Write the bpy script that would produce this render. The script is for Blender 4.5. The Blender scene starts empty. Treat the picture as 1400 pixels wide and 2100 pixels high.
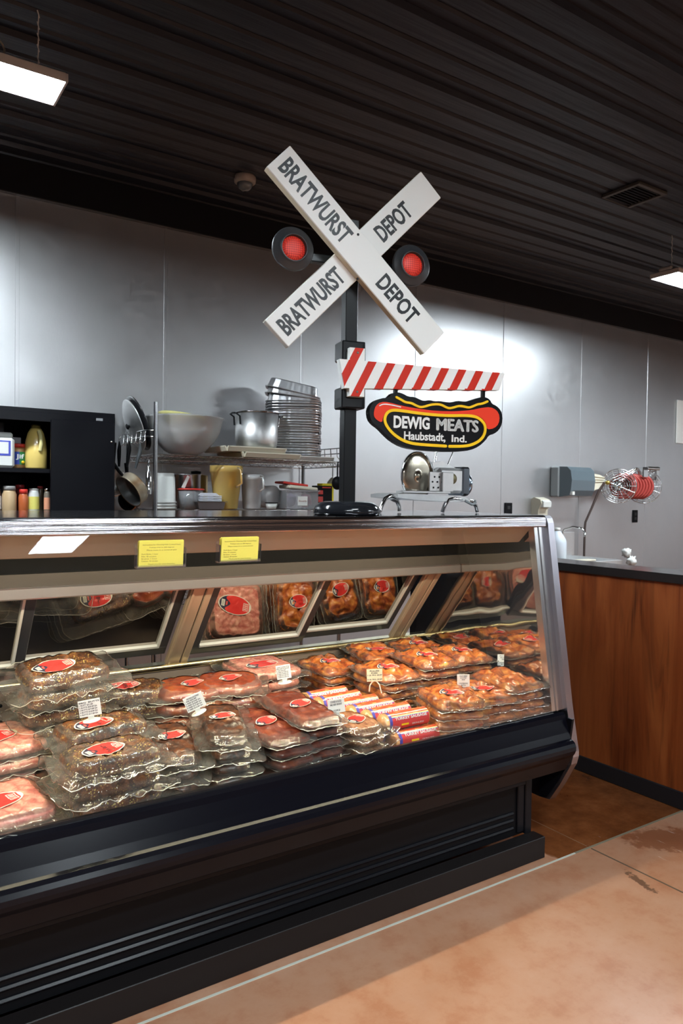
import bpy, math, random
import numpy as np
from mathutils import Vector, Matrix, noise
R_ = math.radians
PI = math.pi
scn = bpy.context.scene
COL = scn.collection

# ------------------------------------------------------------------ camera, world, exposure
CAMH, FPX, YAW, PITCH, ROLL = 1.345, 1519.2, 33.843, -1.255, 0.765
_y, _p, _r = map(R_, (YAW, PITCH, ROLL))
FWD = np.array([math.sin(_y) * math.cos(_p), math.cos(_y) * math.cos(_p), math.sin(_p)])
_rt = np.array([math.cos(_y), -math.sin(_y), 0.0]); _up = np.cross(_rt, FWD)
RGT = math.cos(_r) * _rt + math.sin(_r) * _up
UPV = -math.sin(_r) * _rt + math.cos(_r) * _up
cam = bpy.data.objects.new('camera', bpy.data.cameras.new('camera')); COL.objects.link(cam)
M4 = Matrix.Identity(4)
for i in range(3):
    M4[i][0] = RGT[i]; M4[i][1] = UPV[i]; M4[i][2] = -FWD[i]
M4[2][3] = CAMH
cam.matrix_world = M4
cam.data.sensor_fit = 'VERTICAL'; cam.data.sensor_height = 23.5
cam.data.lens = FPX / 2100 * 23.5
cam.data.clip_start = 0.05
cam.data.dof.use_dof = True; cam.data.dof.focus_distance = 2.45; cam.data.dof.aperture_fstop = 4.5
scn.camera = cam
scn.view_settings.view_transform = 'Standard'; scn.view_settings.look = 'None'
scn.view_settings.gamma = 1.0; scn.view_settings.use_curve_mapping = False
scn.view_settings.exposure = 0.82
w = bpy.data.worlds.new('world'); scn.world = w; w.use_nodes = True
w.node_tree.nodes['Background'].inputs[0].default_value = (0.75, 0.82, 1.0, 1)
w.node_tree.nodes['Background'].inputs[1].default_value = 0.05
scn.cycles.max_bounces = 10; scn.cycles.diffuse_bounces = 4; scn.cycles.glossy_bounces = 5
scn.cycles.transmission_bounces = 6; scn.cycles.transparent_max_bounces = 32
scn.cycles.sample_clamp_indirect = 4.0; scn.cycles.caustics_reflective = False; scn.cycles.caustics_refractive = False
LAMP_E = 54.0        # troffer diffuser emission
CASE_W = 14.0        # case strip lamp, watts
LIGHTS = [(-0.90, 3.06, .8, .105), (4.72, 3.06, .8, .105), (-0.85, -0.9, .8, .105), (7.2, -0.9, .8, .105), (4.72, -0.9, .8, .105), (-1.3, -3.6, .8, .105), (1.85, -5.1, .26, .44), (7.2, -3.6, .8, .105), (0.9, .05, .42, .105)]   # (X of left end, Y centre, half length, half width); last one is an unseen lamp added as front fill

def P(x, y, ax, val):
    """where the line of sight through photograph point (x, y) meets the plane axis=val (measuring aid)"""
    d = (x - 700) / FPX * RGT - (y - 1050) / FPX * UPV + FWD
    c = np.array([0, 0, CAMH]); t = (val - c[ax]) / d[ax]
    return Vector(c + t * d)

# ------------------------------------------------------------------ mesh helper
class MB:
    def __init__(s):
        s.v = []; s.f = []; s.m = []; s.sm = []
    def add(s, vs, fs, mi=0, M=None, smooth=False):
        b = len(s.v)
        for q in vs:
            q = Vector(q)
            s.v.append(M @ q if M is not None else q)
        for f in fs:
            s.f.append([i + b for i in f]); s.m.append(mi); s.sm.append(smooth)
        return s
    def box(s, x0, x1, y0, y1, z0, z1, mi=0, M=None, b=0.0):
        if b <= 0:
            vs = [(x, y, z) for z in (z0, z1) for y in (y0, y1) for x in (x0, x1)]
            fs = [(0, 2, 3, 1), (4, 5, 7, 6), (0, 1, 5, 4), (2, 6, 7, 3), (0, 4, 6, 2), (1, 3, 7, 5)]
            return s.add(vs, fs, mi, M)
        # chamfered box
        vs = []; idx = {}
        for k, z in enumerate((z0, z1)):
            for j, y in enumerate((y0, y1)):
                for i, x in enumerate((x0, x1)):
                    sx, sy, sz = (1, -1)[i], (1, -1)[j], (1, -1)[k]
                    idx[i, j, k, 'x'] = len(vs); vs.append((x, y + sy * b, z + sz * b))
                    idx[i, j, k, 'y'] = len(vs); vs.append((x + sx * b, y, z + sz * b))
                    idx[i, j, k, 'z'] = len(vs); vs.append((x + sx * b, y + sy * b, z))
        q = idx; fs = []
        for i in (0, 1): fs.append([q[i, 0, 0, 'x'], q[i, 1, 0, 'x'], q[i, 1, 1, 'x'], q[i, 0, 1, 'x']][::(-1 if i == 0 else 1)])
        for j in (0, 1): fs.append([q[0, j, 0, 'y'], q[1, j, 0, 'y'], q[1, j, 1, 'y'], q[0, j, 1, 'y']][::(1 if j == 0 else -1)])
        for k in (0, 1): fs.append([q[0, 0, k, 'z'], q[1, 0, k, 'z'], q[1, 1, k, 'z'], q[0, 1, k, 'z']][::(-1 if k == 0 else 1)])
        for k in (0, 1):
            for j in (0, 1):
                f = [q[0, j, k, 'y'], q[1, j, k, 'y'], q[1, j, k, 'z'], q[0, j, k, 'z']]; fs.append(f[::(1 if (j + k) % 2 == 1 else -1)])
            for i in (0, 1):
                f = [q[i, 0, k, 'x'], q[i, 1, k, 'x'], q[i, 1, k, 'z'], q[i, 0, k, 'z']]; fs.append(f[::(-1 if (i + k) % 2 == 1 else 1)])
        for i in (0, 1):
            for j in (0, 1):
                f = [q[i, j, 0, 'x'], q[i, j, 1, 'x'], q[i, j, 1, 'y'], q[i, j, 0, 'y']]; fs.append(f[::(1 if (i + j) % 2 == 0 else -1)])
        for i in (0, 1):
            for j in (0, 1):
                for k in (0, 1):
                    f = [q[i, j, k, 'x'], q[i, j, k, 'y'], q[i, j, k, 'z']]; fs.append(f[::(-1 if (i + j + k) % 2 == 0 else 1)])
        return s.add(vs, fs, mi, M)
    def prism(s, pts, a, b, axis='x', mi=0, M=None, cap=True, smooth=False):
        """extrude closed 2D polygon from a to b along axis. axis x: pts=(y,z); y: pts=(x,z); z: pts=(x,y)"""
        def mk(p, t):
            return {'x': (t, p[0], p[1]), 'y': (p[0], t, p[1]), 'z': (p[0], p[1], t)}[axis]
        n = len(pts); vs = [mk(p, a) for p in pts] + [mk(p, b) for p in pts]
        fs = [(i, (i + 1) % n, (i + 1) % n + n, i + n) for i in range(n)]
        s.add(vs, fs, mi, M, smooth)
        if cap:
            s.add(vs, [list(range(n))[::-1], list(range(n, 2 * n))], mi, M)
        return s
    def lathe(s, prof, seg=32, mi=0, M=None, smooth=True, sx=1, sy=1):
        vs = []; fs = []; n = len(prof)
        for k in range(seg):
            a = 2 * PI * k / seg
            for r, z in prof: vs.append((r * math.cos(a) * sx, r * math.sin(a) * sy, z))
        for k in range(seg):
            for i in range(n - 1):
                a, b = k * n + i, ((k + 1) % seg) * n + i
                fs.append((a, b, b + 1, a + 1))
        return s.add(vs, fs, mi, M, smooth)
    def tube(s, pts, r, seg=8, mi=0, M=None, closed=False, cap=True):
        pts = [Vector(p) for p in pts]; n = len(pts); vs = []; fs = []
        prev = None
        for i, p in enumerate(pts):
            if closed: t = (pts[(i + 1) % n] - pts[i - 1])
            else: t = (pts[min(i + 1, n - 1)] - pts[max(i - 1, 0)])
            t.normalize()
            if prev is None:
                ref = Vector((0, 0, 1)) if abs(t.z) < .9 else Vector((1, 0, 0))
                u = t.cross(ref).normalized()
            else:
                u = (prev - t * prev.dot(t)).normalized()
            prev = u; w_ = t.cross(u)
            rr = r[i] if isinstance(r, (list, tuple)) else r
            for k in range(seg):
                a = 2 * PI * k / seg
                vs.append(p + (u * math.cos(a) + w_ * math.sin(a)) * rr)
        m = n if closed else n - 1
        for i in range(m):
            for k in range(seg):
                a = i * seg + k; b = i * seg + (k + 1) % seg
                c = ((i + 1) % n) * seg + (k + 1) % seg; d = ((i + 1) % n) * seg + k
                fs.append((a, d, c, b))
        s.add(vs, fs, mi, M, True)
        if cap and not closed:
            s.add(vs, [list(range(seg)), list(range((n - 1) * seg, n * seg))[::-1]], mi, M)
        return s
    def ribbon(s, pts, wd, y0, y1, mi=0, closed=False, M=None):
        """flat stroke in the xz plane, thickness y0..y1, round ends"""
        pts = [Vector((p[0], p[1])) for p in pts]; n = len(pts)
        L = []; Rr = []
        for i in range(n):
            if closed: t = pts[(i + 1) % n] - pts[i - 1]
            else: t = pts[min(i + 1, n - 1)] - pts[max(i - 1, 0)]
            t.normalize(); nrm = Vector((-t.y, t.x)) * wd / 2
            L.append(pts[i] + nrm); Rr.append(pts[i] - nrm)
        if closed:
            for i in range(n):
                j = (i + 1) % n
                vs = [(q.x, yy, q.y) for yy in (y0, y1) for q in (L[i], L[j], Rr[j], Rr[i])]
                s.add(vs, [(0, 1, 2, 3), (7, 6, 5, 4), (0, 4, 5, 1), (2, 6, 7, 3)], mi, M)
            return s
        def arc(c, a0):
            return [c + Vector((math.cos(a0 - k * PI / 6), math.sin(a0 - k * PI / 6))) * wd / 2 for k in range(1, 6)]
        te = pts[-1] - pts[-2]; ts = pts[1] - pts[0]
        ae = math.atan2(te.y, te.x) + PI / 2; as_ = math.atan2(ts.y, ts.x) - PI / 2
        for i in range(n - 1):
            vs = [(q.x, yy, q.y) for yy in (y0, y1) for q in (L[i], L[i + 1], Rr[i + 1], Rr[i])]
            s.add(vs, [(0, 1, 2, 3), (7, 6, 5, 4), (0, 4, 5, 1), (2, 6, 7, 3)], mi, M)
        for c, a in ((pts[-1], ae), (pts[0], as_)):
            pl = [c + Vector((math.cos(a), math.sin(a))) * wd / 2] + arc(c, a) + [c + Vector((math.cos(a - PI), math.sin(a - PI))) * wd / 2]
            s.prism([(q.x, q.y) for q in pl], y0, y1, 'y', mi, M)
        return s
    def build(s, name, mats, parent=None, loc=None, rot=None, mtx=None):
        me = bpy.data.meshes.new(name)
        me.from_pydata([tuple(v) for v in s.v], [], s.f)
        if not isinstance(mats, (list, tuple)): mats = [mats]
        for m in mats: me.materials.append(m)
        me.polygons.foreach_set('material_index', s.m)
        me.polygons.foreach_set('use_smooth', s.sm)
        me.update()
        o = bpy.data.objects.new(name, me); COL.objects.link(o)
        if parent is not None: o.parent = parent
        if loc is not None: o.location = loc
        if rot is not None: o.rotation_euler = rot
        if mtx is not None: o.matrix_local = mtx
        return o

def tag(o, label, cat=None, group=None, kind=None):
    if label: o['label'] = label
    if cat: o['category'] = cat
    if group: o['group'] = group
    if kind: o['kind'] = kind
    return o
def thing(name, loc, label, cat, rz=0.0, group=None, rot=None):
    o = bpy.data.objects.new(name, None); COL.objects.link(o); o.empty_display_size = .05
    o.location = loc; o.rotation_euler = rot if rot else (0, 0, rz)
    return tag(o, label, cat, group)
def copy_tree(o, parent=None):
    c = o.copy(); COL.objects.link(c)
    if parent is not None: c.parent = parent
    for ch in list(o.children): copy_tree(ch, c)
    return c
def Tm(x, y, z): return Matrix.Translation((x, y, z))
def Rm(a, ax): return Matrix.Rotation(a, 4, ax)
AX = {'x': Rm(PI / 2, 'Y'), 'y': Rm(-PI / 2, 'X'), 'z': Matrix.Identity(4)}

def text_mesh(body, w_, h_, depth, M, mb, mi=0, lines=1, spacing=1.0, bold=0.0, align='CENTER'):
    """lettering fitted into a w_ x h_ box centred on the origin of M (x right, z up, faces -y)"""
    if 'M' in body and bold:      # the built-in M folds when offset: thicken with slightly shifted copies instead
        e = bold * h_ * .9
        for dx, dz in ((-e, 0), (e, 0), (0, e * .6), (0, -e * .6)): text_mesh(body, w_ - 2 * e, h_ - 1.2 * e, depth, M @ Tm(dx, 0, dz), mb, mi, lines, spacing, 0.0, align)
        return
    cu = bpy.data.curves.new('t', 'FONT'); cu.body = body; cu.size = 1; cu.align_x = align
    cu.space_line = spacing; cu.offset = bold; cu.resolution_u = 3
    ob = bpy.data.objects.new('t', cu); COL.objects.link(ob)
    dg = bpy.context.evaluated_depsgraph_get(); me = bpy.data.meshes.new_from_object(ob.evaluated_get(dg))
    vs = [v.co.copy() for v in me.vertices]; fs = [list(p.vertices) for p in me.polygons]
    bpy.data.objects.remove(ob); bpy.data.curves.remove(cu); bpy.data.meshes.remove(me)
    if not vs: return
    x0 = min(v.x for v in vs); x1 = max(v.x for v in vs); y0 = min(v.y for v in vs); y1 = max(v.y for v in vs)
    sx = w_ / (x1 - x0); sy = h_ / (y1 - y0)
    out = [((v.x - (x0 + x1) / 2) * sx, -depth, (v.y - (y0 + y1) / 2) * sy) for v in vs]
    n = len(out); back = [(a, 0, c) for a, _, c in out]
    from collections import Counter
    ec = Counter()
    for f in fs:
        for i in range(len(f)): ec[frozenset((f[i], f[(i + 1) % len(f)]))] += 1
    allf = [f for f in fs]
    for f in fs:
        for i in range(len(f)):
            a, b = f[i], f[(i + 1) % len(f)]
            if ec[frozenset((a, b))] == 1: allf.append([b, a, a + n, b + n])
    mb.add(out + back, allf, mi, M)

# ------------------------------------------------------------------ materials
def newmat(name):
    m = bpy.data.materials.new(name); m.use_nodes = True
    return m, m.node_tree, m.node_tree.nodes['Principled BSDF']
def mat(name, col, rough=.5, metal=0.0, coat=0.0, spec=.5, emit=None, es=0.0, alpha=1.0, trans=0.0, sss=0.0, ior=1.45):
    m, nt, b = newmat(name)
    b.inputs['Base Color'].default_value = (*col, 1); b.inputs['Roughness'].default_value = rough
    b.inputs['Metallic'].default_value = metal; b.inputs['Coat Weight'].default_value = coat
    b.inputs['Coat Roughness'].default_value = .06
    b.inputs['Specular IOR Level'].default_value = spec; b.inputs['IOR'].default_value = ior
    b.inputs['Alpha'].default_value = alpha; b.inputs['Transmission Weight'].default_value = trans
    if emit: b.inputs['Emission Color'].default_value = (*emit, 1); b.inputs['Emission Strength'].default_value = es
    return m
def N(nt, typ, **kw):
    n = nt.nodes.new(typ)
    for k, v in kw.items():
        if k.startswith('_'): setattr(n, k[1:], v)
        else: n.inputs[k].default_value = v
    return n
def L(nt, a, b): nt.links.new(a, b)
def coords(nt, scale=(1, 1, 1), rot=(0, 0, 0), kind='Object', loc=(0, 0, 0)):
    t = nt.nodes.new('ShaderNodeTexCoord'); mp = nt.nodes.new('ShaderNodeMapping')
    mp.inputs['Scale'].default_value = scale; mp.inputs['Rotation'].default_value = rot; mp.inputs['Location'].default_value = loc
    L(nt, t.outputs[kind], mp.inputs[0]); return mp.outputs[0]
def noise_n(nt, vec, scale=5, detail=4, rough=.5, dist=0):
    n = nt.nodes.new('ShaderNodeTexNoise'); n.inputs['Scale'].default_value = scale; n.inputs['Detail'].default_value = detail
    n.inputs['Roughness'].default_value = rough; n.inputs['Distortion'].default_value = dist
    L(nt, vec, n.inputs['Vector']); return n.outputs[0]
def ramp(nt, fac, stops, interp='LINEAR'):
    r = nt.nodes.new('ShaderNodeValToRGB'); r.color_ramp.interpolation = interp
    cr = r.color_ramp
    while len(cr.elements) < len(stops): cr.elements.new(.5)
    for e, (p, c) in zip(cr.elements, stops):
        e.position = p; e.color = (*c, 1) if len(c) == 3 else c
    L(nt, fac, r.inputs[0]); return r.outputs[0]
def bump(nt, h, b, strength=.3, dist=.01):
    n = nt.nodes.new('ShaderNodeBump'); n.inputs['Strength'].default_value = strength; n.inputs['Distance'].default_value = dist
    L(nt, h, n.inputs['Height']); L(nt, n.outputs[0], b.inputs['Normal']); return n
def maprange(nt, v, a, b, c, d):
    n = nt.nodes.new('ShaderNodeMapRange'); n.inputs[1].default_value = a; n.inputs[2].default_value = b
    n.inputs[3].default_value = c; n.inputs[4].default_value = d; L(nt, v, n.inputs[0]); return n.outputs[0]
def math_n(nt, op, a, b=None, c=None):
    n = nt.nodes.new('ShaderNodeMath'); n.operation = op
    for i, q in enumerate((a, b, c)):
        if q is None: continue
        if isinstance(q, (int, float)): n.inputs[i].default_value = q
        else: L(nt, q, n.inputs[i])
    return n.outputs[0]
def mixc(nt, fac, a, b):
    n = nt.nodes.new('ShaderNodeMix'); n.data_type = 'RGBA'
    for i, q in ((0, fac), (6, a), (7, b)):
        if isinstance(q, (int, float)): n.inputs[i].default_value = q
        elif isinstance(q, tuple): n.inputs[i].default_value = (*q, 1)
        else: L(nt, q, n.inputs[i])
    return n.outputs[2]

def brushed(name, col, rough, scale, strength=.08, var=.1):
    m, nt, b = newmat(name)
    b.inputs['Metallic'].default_value = 1
    v = coords(nt, scale); n = noise_n(nt, v, 1, 5, .6)
    L(nt, mixc(nt, n, tuple(c * (1 - var) for c in col), tuple(min(1, c * (1 + var)) for c in col)), b.inputs['Base Color'])
    L(nt, maprange(nt, n, .2, .8, rough * .8, rough * 1.25), b.inputs['Roughness'])
    bump(nt, n, b, strength, .002)
    return m
M = {}
M['steel'] = brushed('brushed_steel', (.40, .38, .40), .17, (3, 260, 260), .12, .05)
M['steel_v'] = brushed('brushed_steel_upright', (.55, .54, .57), .24, (300, 300, 4), .05, .05)
M['trim_steel'] = mat('trim_steel', (.66, .65, .66), .22, 1)
M['panel_steel'] = mat('panel_steel', (.50, .48, .53), .3, 1)
M['chrome'] = mat('chrome', (.78, .78, .78), .08, 1)
M['wire'] = mat('wire_chrome', (.62, .62, .62), .18, 1)
M['alum'] = brushed('aluminium', (.80, .80, .80), .42, (60, 60, 60), .05)
rs_, nt, b = newmat('front_rail_steel'); b.inputs['Metallic'].default_value = 1; b.inputs['Base Color'].default_value = (.46, .44, .45, 1); b.inputs['Roughness'].default_value = .10
bump(nt, noise_n(nt, coords(nt, (.0, .0, 700)), 1, 1), b, 1.0, .0007); M['front_rail'] = rs_
M['foil'] = brushed('foil', (.60, .60, .62), .32, (60, 60, 60), .2)
M['reflector'] = mat('canopy_reflector', (.42, .37, .29), .42, .2)
M['mirror'] = mat('interior_mirror', (.60, .56, .48), .05, 1)
M['brass'] = mat('warm_rail', (.90, .82, .52), .2, 1)
M['door_alum'] = mat('warm_aluminium', (.52, .40, .29), .38, .45)
M['black_gloss'] = mat('black_gloss', (.012, .012, .014), .22, 0, .3)
M['black_semi'] = mat('black_semi', (.005, .005, .007), .3, spec=.2)
M['black_matte'] = mat('black_matte', (.005, .005, .006), .5, spec=.15)
M['black_paint'] = mat('black_paint', (.007, .0075, .009), .3, spec=.3)
M['rubber'] = mat('rubber', (.02, .02, .02), .6)
M['white_paint'] = mat('white_paint', (.80, .78, .72), .4)
M['sign_white'] = mat('sign_white', (.80, .83, .82), .4)
M['cream_edge'] = mat('cream_edge', (.62, .56, .42), .45)
M['letter_black'] = mat('letter_black', (.012, .014, .018), .4)
M['sign_red'] = mat('sign_red', (.56, .026, .012), .45, spec=.3)
M['dog_red'] = mat('sausage_red', (.80, .05, .02), .45, spec=.3)
M['sign_yellow'] = mat('sign_yellow', (.90, .58, .015), .45, spec=.3)
M['white_plastic'] = mat('white_plastic', (.72, .72, .69), .35)
M['cream_plastic'] = mat('cream_plastic', (.74, .69, .55), .35)
M['grey_plastic'] = mat('grey_plastic', (.35, .37, .38), .3)
M['card'] = mat('card_white', (.90, .90, .86), .6)
M['card_cream'] = mat('card_cream', (.80, .76, .52), .6)
M['yellow_card'] = mat('yellow_card', (.93, .82, .14), .6)
M['ink'] = mat('ink', (.03, .03, .035), .6)
M['print_grey'] = mat('pale_print', (.45, .36, .08), .6)
M['gasket'] = mat('gasket_grey', (.62, .62, .60), .5)
M['red_plastic'] = mat('red_plastic', (.65, .04, .03), .35)
M['lamp_metal'] = mat('lamp_housing', (.55, .56, .58), .4)
M['diffuser'] = mat('diffuser', (.9, .9, .9), .5, emit=(.84, .94, 1.0), es=LAMP_E)
M['led'] = mat('led_dots', (1, 1, 1), .5, emit=(1.0, .93, .62), es=60)
M['beige_wire'] = mat('cable_beige', (.45, .38, .30), .6)
M['dark_glass'] = mat('smoked_plastic', (.12, .14, .16), .12, 0, .5)

def clear_plastic(name, tint=(.9, .9, .88), white=.12, rough=.15, gl=.6, bmp=0, scale=60):
    """thin clear film or translucent plastic: transparency + sheen + a little milkiness"""
    m, nt, b = newmat(name); nt.nodes.remove(b); out = nt.nodes['Material Output']
    tr = N(nt, 'ShaderNodeBsdfTransparent', Color=(*tint, 1)); df = N(nt, 'ShaderNodeBsdfDiffuse', Color=(*[min(1, t * 1.0) for t in tint], 1))
    gs = N(nt, 'ShaderNodeBsdfGlossy', Color=(1, 1, 1, 1), Roughness=rough)
    fr = N(nt, 'ShaderNodeFresnel', IOR=1.5)
    m1 = N(nt, 'ShaderNodeMixShader', Fac=white); L(nt, tr.outputs[0], m1.inputs[1]); L(nt, df.outputs[0], m1.inputs[2])
    m2 = N(nt, 'ShaderNodeMixShader'); L(nt, m1.outputs[0], m2.inputs[1]); L(nt, gs.outputs[0], m2.inputs[2])
    L(nt, math_n(nt, 'MULTIPLY', fr.outputs[0], gl), m2.inputs[0])
    if bmp:
        v = coords(nt); n = noise_n(nt, v, scale, 3, .6, 1.5)
        bp = N(nt, 'ShaderNodeBump', Strength=bmp, Distance=.004); L(nt, n, bp.inputs['Height'])
        L(nt, bp.outputs[0], gs.inputs['Normal']); L(nt, bp.outputs[0], df.inputs['Normal'])
        L(nt, maprange(nt, noise_n(nt, v, scale * .6, 3), .35, .75, white * .3, min(1, white * 2.2)), m1.inputs[0])
    L(nt, m2.outputs[0], out.inputs[0]); return m
M['film_rim'] = clear_plastic('film_rim', (.97, .94, .82), .45, .1, 1.5)
M['glass'] = clear_plastic('clear_glass', (.99, .995, .99), 0.0, 0.0, .20)
M['film'] = clear_plastic('vacuum_film', (.99, .98, .93), .04, .07, 1.3, .8, 26)
M['acrylic'] = clear_plastic('clear_acrylic', (.95, .96, .98), .05, .03, 1.0)
M['milky'] = clear_plastic('milky_plastic', (.97, .97, .97), .40, .2, 1.0)
M['tint_clear'] = clear_plastic('greyish_tub', (.93, .93, .95), .22, .15, 1.0)
M['amber'] = clear_plastic('amber_plastic', (.95, .66, .20), .55, .2, 1.0)
M['yellow_milk'] = clear_plastic('yellow_translucent', (.93, .86, .35), .75, .2, 1.0)

def meat(name, stops, scale=30, bmp=.5, bscale=60, speck=None, coat=1.0, rough=.45, stretch=(1, 1, 1), film=.05):
    m, nt, b = newmat(name)
    v = coords(nt, stretch); info = nt.nodes.new('ShaderNodeObjectInfo')
    add = nt.nodes.new('ShaderNodeVectorMath'); add.operation = 'ADD'; L(nt, v, add.inputs[0])
    L(nt, info.outputs['Location'], add.inputs[1]); v = add.outputs[0]
    n = noise_n(nt, v, scale, 5, .65, .6)
    c = ramp(nt, n, stops)
    if speck:
        vo = nt.nodes.new('ShaderNodeTexVoronoi'); vo.inputs['Scale'].default_value = speck[1]; L(nt, v, vo.inputs['Vector'])
        msk = maprange(nt, vo.outputs['Distance'], .1, .4, 1, 0)
        msk = math_n(nt, 'MULTIPLY', msk, maprange(nt, noise_n(nt, v, 40, 2), .45, .6, 0, 1))
        c = mixc(nt, msk, c, speck[0])
    L(nt, c, b.inputs['Base Color'])
    b.inputs['Roughness'].default_value = rough; b.inputs['Coat Weight'].default_value = coat; b.inputs['Coat Roughness'].default_value = film
    bn = noise_n(nt, v, bscale, 4, .6, 1.0)
    bp = bump(nt, bn, b, bmp, .0028)
    L(nt, bp.outputs[0], b.inputs['Coat Normal'])
    return m
M['m_pink'] = meat('pink_meat', [(.25, (.36, .07, .06)), (.42, (.60, .18, .14)), (.6, (.78, .36, .27)), (.8, (.88, .58, .38))], 38, .35, 70)
M['m_butt'] = meat('bark_meat', [(.28, (.012, .005, .003)), (.45, (.05, .015, .005)), (.6, (.15, .045, .010)), (.8, (.36, .15, .03))], 30, 1.0, 200, speck=((.70, .50, .12), 150))
M['m_dark'] = meat('smoked_rib_meat', [(.25, (.010, .004, .003)), (.45, (.035, .012, .006)), (.6, (.12, .035, .010)), (.8, (.34, .13, .03))], 22, .8, 90)
M['m_red'] = meat('sauced_meat', [(.25, (.10, .012, .006)), (.5, (.26, .042, .014)), (.75, (.42, .12, .03))], 18, .6, 45)
M['m_maroon'] = meat('sauced_rib_meat', [(.25, (.035, .006, .005)), (.5, (.16, .026, .014)), (.75, (.36, .09, .035))], 20, .6, 50)
M['m_brisket'] = meat('sliced_brisket_meat', [(.25, (.10, .03, .015)), (.45, (.30, .10, .05)), (.6, (.50, .25, .12)), (.8, (.66, .42, .18))], 40, .4, 80, stretch=(5, 1, 1))
M['m_wing'] = meat('wing_meat', [(.28, (.10, .014, .005)), (.42, (.34, .060, .015)), (.55, (.62, .18, .035)), (.72, (.86, .40, .09))], 24, .5, 45)
M['m_sausage'] = meat('sausage_skin', [(.3, (.55, .22, .08)), (.7, (.75, .38, .16))], 30, .2, 60)

def label_mat(name, red=(.80, .045, .04)):
    """oval sticker: white rim, red field, navy foot with bar code, white emblem block; uv in -1..1"""
    m, nt, b = newmat(name); t = nt.nodes.new('ShaderNodeUVMap'); s = nt.nodes.new('ShaderNodeSeparateXYZ'); L(nt, t.outputs[0], s.inputs[0])
    u, v = s.outputs[0], s.outputs[1]
    r = math_n(nt, 'SQRT', math_n(nt, 'ADD', math_n(nt, 'MULTIPLY', u, u), math_n(nt, 'MULTIPLY', v, v)))
    def inside(x0, x1, y0, y1):
        a = math_n(nt, 'MULTIPLY', math_n(nt, 'GREATER_THAN', u, x0), math_n(nt, 'LESS_THAN', u, x1))
        c = math_n(nt, 'MULTIPLY', math_n(nt, 'GREATER_THAN', v, y0), math_n(nt, 'LESS_THAN', v, y1))
        return math_n(nt, 'MULTIPLY', a, c)
    edge = math_n(nt, 'ADD', -.42, math_n(nt, 'MULTIPLY', math_n(nt, 'COSINE', math_n(nt, 'MULTIPLY', v, 5.5)), .13))
    c = mixc(nt, math_n(nt, 'LESS_THAN', u, edge), red, (.035, .035, .07))
    bars = math_n(nt, 'GREATER_THAN', math_n(nt, 'SINE', math_n(nt, 'MULTIPLY', v, 90)), .35)
    c = mixc(nt, inside(-.80, -.60, -.34, .34), c, (.85, .85, .78))
    c = mixc(nt, math_n(nt, 'MULTIPLY', inside(-.76, -.64, -.26, .26), bars), c, (.12, .12, .12))
    c = mixc(nt, inside(-.54, -.44, -.2, .2), c, (.80, .12, .10))
    blk = inside(.50, .80, -.40, .40); hol = inside(.53, .77, -.36, .36)
    c = mixc(nt, math_n(nt, 'SUBTRACT', blk, hol), c, (.9, .86, .78))
    lt = math_n(nt, 'MULTIPLY', inside(.56, .74, -.33, .33), math_n(nt, 'GREATER_THAN', math_n(nt, 'SINE', math_n(nt, 'MULTIPLY', v, 34)), .1))
    c = mixc(nt, lt, c, (.9, .80, .72))
    c = mixc(nt, math_n(nt, 'GREATER_THAN', u, math_n(nt, 'ADD', .86, 0)), c, (.85, .82, .74))
    c = mixc(nt, math_n(nt, 'GREATER_THAN', r, .93), c, (.88, .84, .72))
    L(nt, c, b.inputs['Base Color']); b.inputs['Roughness'].default_value = .35; b.inputs['Coat Weight'].default_value = .8; b.inputs['Coat Roughness'].default_value = .1
    return m
M['label'] = label_mat('oval_sticker')
def wrap_mat():
    """printed sausage sleeve; uv: u along the roll 0..1, v around 0..1"""
    m, nt, b = newmat('sausage_sleeve'); t = nt.nodes.new('ShaderNodeUVMap'); s = nt.nodes.new('ShaderNodeSeparateXYZ'); L(nt, t.outputs[0], s.inputs[0])
    u, v = s.outputs[0], s.outputs[1]
    mp = N(nt, 'ShaderNodeMapping'); mp.inputs['Scale'].default_value = (3, 26, 1); L(nt, t.outputs[0], mp.inputs[0])
    n = noise_n(nt, mp.outputs[0], 1.6, 3, .6, .5)
    photo = ramp(nt, n, [(.40, (.62, .04, .02)), (.52, (.76, .10, .04)), (.60, (.85, .34, .09)), (.70, (.92, .70, .32))])
    redp = (.75, .06, .06)
    c = photo
    def band(a0, a1):
        return math_n(nt, 'MULTIPLY', math_n(nt, 'GREATER_THAN', v, a0), math_n(nt, 'LESS_THAN', v, a1))
    c = mixc(nt, band(.60, .86), c, redp)
    c = mixc(nt, band(.86, .885), c, (.92, .80, .35))
    c = mixc(nt, band(.575, .60), c, (.12, .10, .50))
    c = mixc(nt, band(.845, .86), c, (.12, .10, .50))
    c = mixc(nt, math_n(nt, 'LESS_THAN', u, .07), c, (.10, .09, .42))
    L(nt, c, b.inputs['Base Color']); b.inputs['Roughness'].default_value = .3; b.inputs['Coat Weight'].default_value = 1; b.inputs['Coat Roughness'].default_value = .08
    return m
M['sleeve'] = wrap_mat()

# ------------------------------------------------------------------ setting
def struct(name, mb, m, label=None):
    o = mb.build(name, m); return tag(o, label, None, None, 'structure')
XL, XR2, YF, YB, ZC = -4.2, 9.5, -6.0, 4.5, 3.2
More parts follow.
